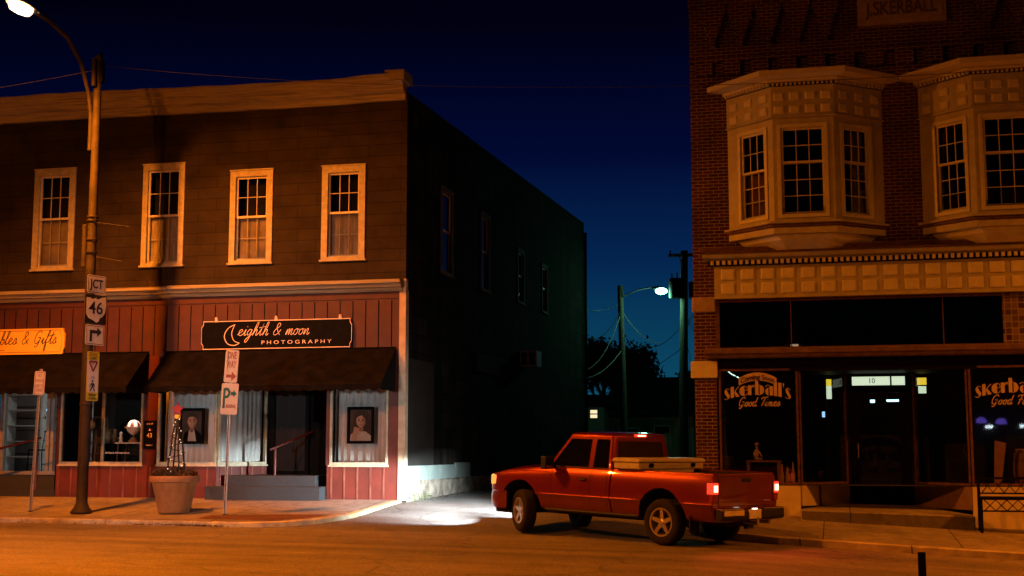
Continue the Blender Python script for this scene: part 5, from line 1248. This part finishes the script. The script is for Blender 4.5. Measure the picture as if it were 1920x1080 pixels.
t=thing('window_banner','arched coming soon banner above restaurant name on display window','sign',(7.545,.016,3.08))
mb=MB(); up=[];dn=[]
for i in range(13):
    a=-.385+.77*i/12; up.append((7.545+a,3.185-.115*(a/.385)**2)); dn.append((7.545+a*.98,3.02-.10*(a/.385)**2))
mb.poly([TG(u,v,.001) for u,v in dn+up[::-1]]); mb.build('banner',M['decal'],t)
mb=MB(); me=text_me('Coming Soon',.15,offset=.004); xs=[v.co.x for v in me.vertices]; k=.68/(max(xs)-min(xs))
mb.mesh(me,lambda a,b_,c:(7.545+a*k,-.0085,3.088+b_-.105*(a*k/.385)**2)); mb.build('lettering',M['bannerred'] if 'bannerred' in M else M['signbrown'],t)
# things inside the restaurant windows
def lit(name,label,cat,loc,boxes,mats):
    t=thing(name,label,cat,loc)
    for (n_,bx_,m_) in zip([x[0] for x in boxes],[x[1] for x in boxes],mats):
        mb=MB(); mb.box(*bx_); mb.build(n_,M[m_],t,bevel=.004)
    return t
lit('menu_sign','narrow lit yellow and white sign inside left of restaurant door','sign',(8.95,1.75,2.8),[('yellow_panel',(8.90,9.01,1.75,1.78,2.98,3.12)),('white_panel',(8.90,9.01,1.75,1.78,2.70,2.90)),('logo_panel',(8.90,9.01,1.752,1.782,2.905,2.975))],['yellowlit','signlit','signlit'])
lit('menu_sign','small lit yellow and white sign inside right of restaurant door','sign',(10.83,1.75,2.8),[('yellow_panel',(10.77,10.96,1.75,1.78,2.98,3.13)),('white_panel',(10.79,10.95,1.75,1.78,2.80,2.95))],['yellowlit','signlit'])
lit('phone_screen','small pale blue glowing panel left of the restaurant door','screen',(8.86,1.4,2.3),[('screen',(8.80,8.86,1.38,1.4,2.30,2.42)),('frame',(8.79,8.87,1.402,1.42,2.28,2.44))],['bluelamp','black'])
for i,(lab,x,y,z,l) in enumerate((('small blue-white lamp seen through the restaurant door glass',9.86,2.2,2.66,.10),('slanted blue-white tube lamp inside restaurant door, at right',10.30,2.2,2.68,.30))):
    t=thing('wall_lamp',lab,'lamp',(x,y,z)); mb=MB(); mb.box(x-l/2,x+l/2,y-.02,y+.02,z-.035,z+.035); mb.build('lamp_glass',M['coollamp'],t,bevel=.01); mb=MB(); mb.box(x-.03,x+.03,y+.021,y+.06,z-.06,z+.02); mb.build('lamp_mount',M['black'],t)
t=thing('neon_tube','short pale green curved neon tube at the top left of the restaurant window','lamp',(7.05,.3,3.15))
M['greenneon']=emit('pale_green_tube',(.62,1,.80),1.6)
mb=MB(); mb.tube(catmull([(6.93,.3,3.24),(6.99,.3,3.185),(7.08,.3,3.135)],5),.012,6); mb.build('tube_bend',M['greenneon'],t)
mb=MB(); mb.tube([(7.105,.3,3.12),(7.15,.3,3.10)],.013,6); mb.build('tube_end',M['greenneon'],t)
t=thing('overhead_glow','glowing dome standing in for a round lamp reflected in the dark transom strip','lamp',(8.29,.6,3.76))
M['lampreflection']=emit('lamp_reflection_glow',(1,.66,.38),3)  # glow added for a round lamp's reflection in the transom glass
mb=MB(); mb.lathe([(.085,0),(.075,.05),(.045,.08),(0,.09)],(8.29,.6,3.76),14); mb.build('lamp_glass',M['lampreflection'],t)
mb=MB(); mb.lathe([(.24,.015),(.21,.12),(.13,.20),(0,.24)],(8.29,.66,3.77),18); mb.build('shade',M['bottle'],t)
t=thing('work_table','dark wooden table carrying the carved figure in the restaurant window','table',(7.55,.75,.9))
mb=MB(); mb.box(7.25,7.95,.5,1.05,1.36,1.40); mb.build('tabletop',M['wood'],t,bevel=.006)
for x,y in ((7.29,.54),(7.91,.54),(7.29,1.01),(7.91,1.01)):
    mb=MB(); mb.box(x-.03,x+.03,y-.03,y+.03,.905,1.36); mb.build('leg',M['wood'],t)
t=thing('carved_figure','pale carved figure in a hat seated on the table','figurine',(7.45,.7,1.40)); t.scale=(.72,.72,.72)
def skin_body(name,verts,edges,radii,mat,parent,sub=2):
    me=bpy.data.meshes.new(name); me.from_pydata(verts,edges,[]); me.materials.append(mat); o=bpy.data.objects.new(name,me); COL.objects.link(o); o.parent=parent
    o.modifiers.new('skin','SKIN'); sk=me.skin_vertices if me.skin_vertices else None
    if not me.skin_vertices:
        bm=bmesh.new(); bm.from_mesh(me); bm.verts.layers.skin.verify(); bm.to_mesh(me); bm.free()
    for v,r in zip(me.skin_vertices[0].data,radii): v.radius=(r,r)
    me.skin_vertices[0].data[0].use_root=True
    s=o.modifiers.new('sub','SUBSURF'); s.levels=sub; s.render_levels=sub; return o
vs=[(0,0,.05),(0,0,.17),(.01,0,.27),(.012,0,.33),(.015,-.01,.40),(.015,-.01,.45), (.07,0,.25),(.12,-.04,.17),(.17,-.06,.10), (-.06,0,.25),(-.07,-.06,.16),(-.02,-.10,.10), (.04,-.02,.04),(.14,-.05,.06),(.17,-.06,.0),(-.04,-.03,.04),(.04,-.12,.05),(.06,-.13,.0)]
es=[(0,1),(1,2),(2,3),(3,4),(4,5),(2,6),(6,7),(7,8),(2,9),(9,10),(10,11),(0,12),(12,13),(13,14),(0,15),(15,16),(16,17)]
skin_body('body',vs,es,[.06,.065,.055,.025,.042,.035,.028,.022,.018,.028,.022,.018,.035,.028,.02,.035,.028,.02],M['limestone'],t,2)
mb=MB(); mb.lathe([(.085,.45),(.08,.46),(.05,.465),(.045,.51),(.0,.52)],(.015,-.01,0),14); mb.build('hat',M['woodlt'],t,local=True)
for i,(x,h) in enumerate(((7.98,.42),(8.09,.36),(8.20,.46))):
    t=thing('bottle',['tall glass bottle closest to the carved figure','short glass bottle between two taller ones','tallest pale bottle at the window corner'][i],'bottle',(x,.35,.905)); mb=MB(); mb.lathe([(0,0),(.04,0),(.042,h*.5),(.018,h*.72),(.016,h*.95),(.02,h)],(0,0,0),14); mb.build('glass_body',M['bottle'],t,local=True)
    mb=MB(); mb.lathe([(.019,h),(.019,h+.03),(0,h+.032)],(0,0,0),10); mb.build('cap',M['black'],t,local=True)
t=thing('wooden_barrel','brown wooden barrel with a tray on top behind the right restaurant window','barrel',(12.72,.7,.905))
mb=MB(); mb.lathe([(0,0),(.20,0),(.235,.25),(.24,.32),(.235,.40),(.21,.66),(.0,.66)],(0,0,0),20); mb.build('staves',M['wood'],t,local=True)
mb=MB(); mb.lathe([(.232,.14),(.236,.14),(.240,.18),(.234,.18)],(0,0,0),20); mb.lathe([(.232,.48),(.236,.48),(.230,.52),(.226,.52)],(0,0,0),20); mb.build('hoop',M['rust'],t,local=True)
mb=MB(); mb.lathe([(0,.665),(.17,.665),(.19,.71),(.17,.73),(.0,.735)],(0,0,0),16); mb.build('tray',M['woodlt'],t,local=True)
t=thing('leaning_board','tan wooden board leaning behind the right restaurant window','board',(12.22,.45,.905))
mb=MB(); mb.prism([(12.08,.91),(12.22,.91),(12.34,1.75),(12.13,1.80)],.04,0,lambda u,v,w:(u,.45+w,v)); mb.build('board',M['woodlt'],t)
# black patio bench
t=thing('metal_bench','black metal lattice bench outside the right restaurant window','bench',(12.9,-.75,zq(12.9,-.75)))
zb=zq(11.7,-.75)
mb=MB(); mb.box(11.66,14.2,-.98,-.62,zb+.60,zb+.66); mb.build('seat',M['black'],t,bevel=.008)
for x in (11.68,14.15):
    for y,h in ((-.95,.62),(-.62,1.02)):
        mb=MB(); mb.box(x-.028,x+.028,y-.028,y+.028,zq(x,y)-.02,zb+h); mb.build('leg',M['black'],t)
mb=MB(); mb.box(11.7,14.15,-.635,-.605,zb+.98,zb+1.02); mb.box(11.7,14.15,-.635,-.605,zb+.70,zb+.73)
for k in range(6):
    a=11.74+k*.40; mb.tube([(a,-.62,zb+.73),(a+.2,-.62,zb+.98),(a+.4,-.62,zb+.73)],.011,5); mb.tube([(a,-.62,zb+.98),(a+.2,-.62,zb+.73),(a+.4,-.62,zb+.98)],.011,5)
mb.build('backrest',M['black'],t)
mb=MB(); mb.box(11.7,14.15,-.965,-.935,zb+.38,zb+.41)
for k in range(6):
    a=11.74+k*.40; mb.tube([(a,-.95,zb+.60),(a+.2,-.95,zb+.40),(a+.4,-.95,zb+.60)],.011,5); mb.tube([(a,-.95,zb+.40),(a+.2,-.95,zb+.60),(a+.4,-.95,zb+.40)],.011,5)
mb.build('lattice_apron',M['black'],t)
t=thing('bollard','dark steel post standing in the road at the bottom right','bollard',(9.80,-14.4,zr(9.8)))
mb=MB(); mb.box(-.035,.035,-.035,.035,-.05,.66+.1); mb.build('post',M['black'],t,local=True,bevel=.006)
mb=MB(); mb.box(-.07,.07,-.07,.07,.0,.03); mb.build('base_plate',M['darkpole'],t,local=True)
# ------------------------------------------------------------------ behind the alley
def cable(label,a,b,sag,r=.012,mat='cable',n=18,name='cable'):
    a,b=Vector(a),Vector(b); mb=MB()
    mb.tube([tuple(a.lerp(b,i/n)-Vector((0,0,sag*4*(i/n)*(1-i/n)))) for i in range(n+1)],r,5)
    o=mb.build(name,M[mat]); return tag(o,label,'cable')
t=thing('street_lamp','green-lit street lamp on a wooden pole in the alley','street lamp',(1.15,24,.7))
mb=MB(); mb.tube([(1.15,24,.5),(1.08,24,4.5),(1.01,24,8.05)],[.15,.13,.11],12); mb.build('pole',M['polewood'],t)
mb=MB(); mb.tube([(1.05,23.95,7.55),(1.25,23.9,7.66),(1.7,23.8,7.83),(2.2,23.7,7.90),(2.45,23.65,7.87)],.03,8); mb.build('arm',M['steel'],t)
mb=MB(); mb.sphere((2.52,23.63,7.86),.16,14,sq=(1.25,.8,.55)); hd=mb.build('lamp_head',M['steel'],t)
mb=MB(); mb.sphere((2.68,23.60,7.74),.20,16,sq=(1.15,.9,.62)); mb.build('lens',M['lamp_mercury'],hd)
t=thing('utility_pole','tall wooden utility pole with transformer beside the brick building','utility pole',(3.40,24,.7))
mb=MB(); mb.tube([(3.40,24,.4),(3.46,24,5),(3.55,24,9.35)],[.19,.165,.14],12); mb.build('pole',M['polewood'],t)
mb=MB(); mb.box(2.95,4.3,23.80,23.9,9.10,9.22); mb.tube([(3.02,23.85,9.22),(3.02,23.85,9.36)],.03,6); mb.tube([(3.35,23.85,9.1),(3.5,23.85,8.7)],.02,5); mb.build('crossarm',M['polewood'],t)
mb=MB(); mb.lathe([(0,7.45),(.24,7.45),(.25,7.5),(.25,8.15),(.22,8.22),(0,8.24)],(3.22,23.6,0),16); mb.tube([(3.1,23.6,8.2),(3.1,23.6,8.42)],.03,6); mb.tube([(3.3,23.6,8.2),(3.3,23.6,8.45)],.03,6); mb.build('transformer',M['darkpole'],t)
mb=MB(); mb.lathe([(0,7.45),(.2,7.45),(.2,8.1),(0,8.12)],(3.90,23.9,0),14); mb.build('transformer',M['darkpole'],t)
mb=MB(); pts=[(3.35+.22*math.cos(a*.7)*(1+.2*math.sin(a*3)),23.7,6.45+.32*math.sin(a*1.1)) for a in frange(0,12,40)]; mb.tube([(p[0]+.45,p[1],p[2]) for p in pts],.012,5); mb.build('cable_coil',M['cable'],t)
cable('thin cable from alley lamp pole to the shop building, upper',(1.02,24,7.35),(.0,21.6,6.9),.15)
cable('drooping cable from alley lamp pole to the shop building, middle',(1.03,24,7.1),(.0,21.6,5.9),.5,.016)
cable('pale dashed guard cable sagging right of the alley lamp pole',(1.1,24,7.0),(2.3,26,5.9),.3,.016,'cablelt')
cable('pale loose cable from lamp pole down to the shop corner',(1.05,24,7.0),(.02,21.6,4.6),.5,.018,'cablelt')
cable('low pale cable from lamp pole past the dark tree',(1.08,24,5.55),(.02,21.6,4.3),.25,.018,'cablelt')
cable('cable looping from utility pole leftwards below the alley lamp',(3.5,24,6.6),(1.6,25,5.8),.45,.014)
cable('cable crossing from the utility pole toward the dark tree',(3.45,24,5.6),(-2,40,5.4),.4,.014)
cable('guy wire with pale cover beside the utility pole',(3.45,24,6.3),(4.6,26,.6),0,.014,'cablelt')
# main road span
cable('long overhead wire from the street lamp across both buildings',(LX+.1,LY,9.70),(26.,-3.2,9.5),1.25,.006,'cable',30,)
cable('overhead wire from the street lamp leaving at the left edge',(LX-.05,LY,9.62),(-22,-3.2,9.6),.5,.008,'cablelt')
def tree(label,loc,h,spread,seed,nleaf,leaf=.10,mat='leafdark',trunk_r=.22):
    rnd=random.Random(seed); t=thing('tree',label,'tree',loc); mb=MB(); tips=[]
    def br(p,d,l,r,dep):
        q=p+d*l; mid=p+d*l*.5+Vector((rnd.uniform(-1,1),rnd.uniform(-1,1),rnd.uniform(-.5,.5)))*l*.07
        mb.tube([p,mid,q],[r,r*.85,r*.68],6 if dep<2 else 4,caps=False)
        tips.append((q,l,dep))
        if dep>=5: return
        for k in range(3 if dep<4 else 2):
            nd=(d+Vector((rnd.uniform(-1,1),rnd.uniform(-1,1),rnd.uniform(-.35,.75)))*spread).normalized()
            br(q if k else q-d*l*.12,nd,l*rnd.uniform(.62,.85),r*.62,dep+1)
    br(Vector((0,0,-.2)),Vector((0,0,1)),h*.27,trunk_r,0)
    mb.build('trunk',M['bark'],t,local=True)
    c=MB(); tp=[q for q,l,d_ in tips if d_>=3]
    for k in range(nleaf):
        q=rnd.choice(tp)+Vector((rnd.gauss(0,1),rnd.gauss(0,1),rnd.gauss(0,1)))*h*.035
        a=Vector((rnd.uniform(-1,1),rnd.uniform(-1,1),rnd.uniform(-1,1))).normalized(); b_=a.cross(Vector((rnd.uniform(-1,1),rnd.uniform(-1,1),rnd.uniform(-1,1)))).normalized(); s=leaf*rnd.uniform(.5,1.2)
        c.poly([q-a*s,q+b_*s*.5,q+a*s,q-b_*s*.5])
    c.build('crown',M[mat],t,local=True)
tree('wide dark tree behind the alley lamp pole against blue dusk',(-3.2,46,.7),8.6,.75,11,15000,.15)
tree('smaller dark tree right of the lamp pole against the sky',(.6,52,.7),6.6,.8,5,9000,.15)
tree('dark tree half hidden behind the brick building corner',(5.0,50,.7),8.5,.7,21,6000,.12)
tree('dark bush-like tree low behind the small houses',(-1.2,42,.7),5.4,.9,33,9000,.14)
mb=MB(); rw=random.Random(3)
for k in range(5200):
    x=rw.uniform(-70,70); h=(2.6+1.5*math.sin(x*.31)+1.0*math.sin(x*.83+1))*rw.random()**.6; q=Vector((x,rw.uniform(72,80),h+.6)); s_=rw.uniform(.25,.6)
    a=Vector((rw.uniform(-1,1),rw.uniform(-1,1),rw.uniform(-1,1))).normalized(); b_=a.cross(Vector((rw.uniform(-1,1),rw.uniform(-1,1),rw.uniform(-1,1)))).normalized(); mb.poly([q-a*s_,q+b_*s_*.6,q+a*s_,q-b_*s_*.6])
tag(mb.build('treeline',M['leafdark']),kind='stuff')
def house(label,x0,x1,y0,y1,z0,ze,zt,wm,axis='x'):
    t=thing('house',label,'house',((x0+x1)/2,y0,z0)); mb=MB(); mb.box(x0,x1,y0,y1,z0-.5,ze); mb.build('wall',M[wm],t)
    mb=MB(); o=.3
    if axis=='x':
        ym=(y0+y1)/2; V=[(x0-o,y0-o,ze-.06),(x1+o,y0-o,ze-.06),(x1+o,ym,zt),(x0-o,ym,zt),(x1+o,y1+o,ze-.06),(x0-o,y1+o,ze-.06)]; mb.add(V,[(0,1,2,3),(3,2,4,5),(0,3,5),(1,4,2),(0,5,4,1)])
    else:
        xm=(x0+x1)/2; V=[(x0-o,y0-o,ze-.06),(xm,y0-o,zt),(x1+o,y0-o,ze-.06),(x0-o,y1+o,ze-.06),(xm,y1+o,zt),(x1+o,y1+o,ze-.06)]; mb.add(V,[(0,1,4,3),(1,2,5,4),(0,2,1),(3,4,5),(0,3,5,2)])
    mb.build('roof',M['roofdark'],t); return t
def hwin(t,x0,x1,z0,z1,y,pane):
    mb=MB(); fframe(mb,lambda a,b_,d:(a,y+d,b_),x0,x1,z0,z1,.06,-.04,.03); mb.box(x0,x1,y-.03,y-.005,(z0+z1)/2-.025,(z0+z1)/2+.025); w=mb.build('window',M['housewall'],t)
    g=MB(); g.poly([(x0,y-.012,z0),(x1,y-.012,z0),(x1,y-.012,z1),(x0,y-.012,z1)]); g.build('pane',M[pane],w)
t=house('small pale house end with one lit window beyond the alley',-2.9,-1.45,34.6,38,.75,3.80,4.3,'housewall'); hwin(t,-2.17,-1.72,3.07,3.56,34.6,'warmpane')
t=house('long low dark house with a dark roof behind the wooden fence',-1.44,2.6,36,44,.75,3.35,5.3,'housedark'); hwin(t,-.9,.0,1.6,2.7,36,'tint'); hwin(t,.7,1.5,1.7,2.8,36,'tint'); 
mb=MB(); mb.box(2.0,2.24,35.9,35.99,2.3,3.2); tag(mb.build('porch_light_panel',M['porch'],t))
t=house('pale house with dark window half hidden by the brick building',2.95,8,36.5,44,.75,3.75,5.6,'porchwall'); hwin(t,3.15,4.2,2.1,3.3,36.5,'tint')
t=thing('board_fence','weathered wooden board fence before the low dark house','fence',(1.5,31,.7))
for k in range(26):
    x=-1.8+k*.19; h=2.35+random.uniform(-.05,.05)+(.25 if k>20 else 0); mb=MB(); mb.box(x,x+.165,31+random.uniform(-.01,.01),31.03,.6,h); mb.build('fence_board',M['fence'],t)
mb=MB(); mb.box(-1.8,3.1,31.035,31.09,1.0,1.09); mb.box(-1.8,3.1,31.035,31.09,2.0,2.09); mb.build('fence_rail',M['fence'],t)
# weeds at the corner of the shop building
for i,(x,y,n,lab) in enumerate(((.18,.25,46,'leafy weed at the foot of the white corner board'),(.22,.75,40,'weed clump along the stone foundation, further in'),(.15,1.3,26,'sparse weed against the rubble foundation in the alley'))):
    t=thing('weed',lab,'weed',(x,y,zalley(x,y))); mb=MB()
    for k in range(n):
        a=random.uniform(0,2*PI); r=random.uniform(.02,.17); z=random.uniform(.0,.22)*(1.1-r*3); p=Vector((r*math.cos(a),r*math.sin(a)*1.6,z)); d=Vector((math.cos(a),math.sin(a),random.uniform(-.2,.8))).normalized()*random.uniform(.03,.065); e=d.cross(Vector((0,0,1))).normalized()*.022
        mb.poly([p,p+d*.5+e,p+d,p+d*.5-e]); 
    mb.build('leaf_mass',M['weed'],t,local=True)
    mb=MB()
    for k in range(6): a=k; mb.tube([(0,0,-.02),(.05*math.cos(a),.08*math.sin(a),.14)],.004,4)
    mb.build('stem',M['weed'],t,local=True)
# dead leaves caught along the kerb, gravel by the foundation
def litter(name,n,fn,s0,s1,mat,flat=.5):
    mb=MB()
    for k in range(n):
        x,y,z=fn(); s=random.uniform(s0,s1); a=random.uniform(0,2*PI); d=Vector((math.cos(a),math.sin(a),random.uniform(-flat,flat)))*s; e=Vector((-math.sin(a),math.cos(a),random.uniform(-flat,flat)))*s*.6; p=Vector((x,y,z+s*.4))
        mb.poly([p-d,p+e,p+d,p-e])
    return tag(mb.build(name,M[mat]),kind='stuff')
def kerbside():
    x=random.choice((random.gauss(-3.4,.5),random.uniform(-6.8,-2.4),random.gauss(-2.7,.3))); y=KY-.03-abs(random.gauss(0,.05)); return (x,y,zr(x)+random.uniform(0,.03))
litter('dead_leaves',420,kerbside,.012,.03,'soil')
litter('gravel',700,lambda:(lambda y:(.12+abs(random.gauss(0,.22)),y,zalley(.2,y)))(random.uniform(.3,9)),.008,.022,'stone')
litter('dead_leaves',60,lambda:(lambda x:(x,random.uniform(-.55,-.35),zl(x,-.45)))(random.uniform(-4.2,-2.9)),.012,.03,'soil')
# lit shop across the road: it stands behind the viewer, lights the scene a little and shows as reflections in the restaurant glass
t=thing('shop_building','low dark shop across the road with white wall lamps and violet signs','building',(14,-38,0))
mb=MB(); mb.box(-30,50,-46,-37,-1,7.5); mb.build('front_wall',M['roofdark'],t)
mb=MB(); mb.box(-12,2,-37,-33.2,3.20,3.32); mb.build('lamp_cutoff_slab',M['rust'],t)  # unseen slab added to stop the wall lamp's light from rising
mb=MB(); mb.box(-30,50,-37,-36.6,4.1,4.4); mb.build('fascia',M['rust'],t)
for x,z in ((-5.5,3.0),(14.47,2.68),(15.84,2.67),(17.3,2.7)):
    mb=MB(); mb.box(x-.16,x+.16,-36.1,-36.0,z-.07,z+.07); w=mb.build('wall_lamp',M['acrosslamp'],t)
    if x<0: al=arealamp('wall_lamp_light',(x,-35.9,z),.5,60,(.90,.95,1),(R(90),0,R(-3))); al.data.spread=R(24)
for x,z in ((15.55,2.85),(16.4,2.8)):
    mb=MB(); mb.lathe([(.24,z),(.23,z+.1),(.17,z+.2),(.09,z+.25),(.0,z+.26)],(x,-36.4,0),16); mb.build('violet_sign',M['violet'],t)
# ------------------------------------------------------------------ lights and sky
lamp2=copy_tree(lamp1); lamp2.location=(-5.7,-24.5,.15); lamp2.rotation_euler=(0,0,PI); lamp2['label']='street lamp of the same kind on the far pavement, outside the picture to the left'
lamp3=copy_tree(lamp1); lamp3.location=(22.2,-2.95,-.2); lamp3.rotation_euler=(0,0,0); lamp3['label']='street lamp of the same kind beyond the right edge of the picture'
lamp4=copy_tree(lamp1); lamp4.location=(-36,-2.95,.3); lamp4['label']='street lamp of the same kind far along the pavement, outside the picture to the left'
SODC=(1,.215,.008)
def spot(name,loc,e,c,size,blend,target,r=.12):
    l=bpy.data.lights.new(name,'SPOT'); l.energy=e; l.color=c; l.spot_size=R(size); l.spot_blend=blend; l.shadow_soft_size=r
    o=bpy.data.objects.new(name,l); COL.objects.link(o); o.location=loc
    o.rotation_euler=(Vector(target)-Vector(loc)).to_track_quat('-Z','Y').to_euler(); return o
def streetlight(name,x,y,z,e,dirn=-1,tilt=0):
    return spot(name,(x,y,z),e,SODC,172,.95,(x+tilt,y+dirn*.6,z-5),.10)
E1,E2,E3=29000,15500,14500
streetlight('street_lamp_light',LX-.22,LY-2.5,LAMPZ+.05,E1,-.9,1.4)
streetlight('street_lamp_light',-5.7+.22,-24.5+2.5,9.8,E2,2.6)
streetlight('street_lamp_light',22.2-.22,-2.95-2.5,9.45,E3)
streetlight('street_lamp_light',-36.2,-5.45,9.95,9000)
# mercury lamp of the alley
l=bpy.data.lights.new('alley_lamp_light','POINT'); l.energy=130; l.color=(.25,1,.55); l.shadow_soft_size=.15; o=bpy.data.objects.new('alley_lamp_light',l); o.location=(2.70,23.6,7.50); COL.objects.link(o)
# head lamps
TR.rotation_mode='XYZ'; bpy.context.view_layer.update(); MW=TR.matrix_basis
for s in (1,-1):
    p=MW@Vector((4.0,.70*s,.8645)); q=MW@Vector((7,.70*s-.15,-.20)); spot('headlight_beam',p,1100,(.86,.97,1),62,.6,q,.004)
    q=MW@Vector((8,.70*s-.5,.40)); spot('headlight_beam',p,3100,(.86,.97,1),52,.9,q,.004); p=MW@Vector((4.07,.70*s,.80))
    q=MW@Vector((11,.7*s+.6,.9)); spot('headlight_spill',p,150,(.86,.97,1),84,.6,q,.04)
    p=MW@Vector((-1.09,.80*s,.93)); q=MW@Vector((-5,.9*s,.2)); spot('brake_light_glow',p,70,(1,.07,.02),150,.8,q,.06)
w=bpy.data.worlds.new('World'); S.world=w; w.use_nodes=True; nt=w.node_tree; bg=nt.nodes['Background']
sky=N(nt,'ShaderNodeTexSky'); sky.sky_type='NISHITA'; sky.sun_disc=False; sky.sun_elevation=R(SKYEL); sky.sun_rotation=R(SKYROT); sky.altitude=0; sky.ozone_density=6; sky.air_density=1.0; sky.dust_density=.2
tc=N(nt,'ShaderNodeTexCoord'); sx=N(nt,'ShaderNodeSeparateXYZ'); nt.links.new(tc.outputs['Generated'],sx.inputs[0])
dusk=ramp(nt,sx.outputs[2],[(0,(.0045,.085,.14)),(.085,(.0025,.045,.10)),(.14,(.0012,.018,.078)),(.216,(.0006,.0030,.031)),(.31,(.0003,.0004,.0055)),(1,(.0002,.0002,.0018))])
dim=N(nt,'ShaderNodeVectorMath',operation='SCALE'); dim.inputs['Scale'].default_value=.001; nt.links.new(sky.outputs[0],dim.inputs[0])
side=ramp(nt,sx.outputs[1],[(.0,(.05,.05,.06)),(.75,(.6,.6,.65)),(.93,(1,1,1))])
dusk=mixc(nt,1.,dusk,side,'MULTIPLY')
ad=N(nt,'ShaderNodeVectorMath',operation='ADD'); nt.links.new(dim.outputs[0],ad.inputs[0]); nt.links.new(dusk,ad.inputs[1])
nt.links.new(ad.outputs[0],bg.inputs[0]); bg.inputs[1].default_value=1
S.view_settings.view_transform='Standard'; S.view_settings.look='None'; S.view_settings.exposure=0; S.view_settings.gamma=1
S.render.engine='CYCLES'; c=S.cycles; c.use_denoising=True; c.max_bounces=6; c.diffuse_bounces=2; c.glossy_bounces=3; c.transparent_max_bounces=12; c.sample_clamp_indirect=4; c.caustics_reflective=False; c.caustics_refractive=False
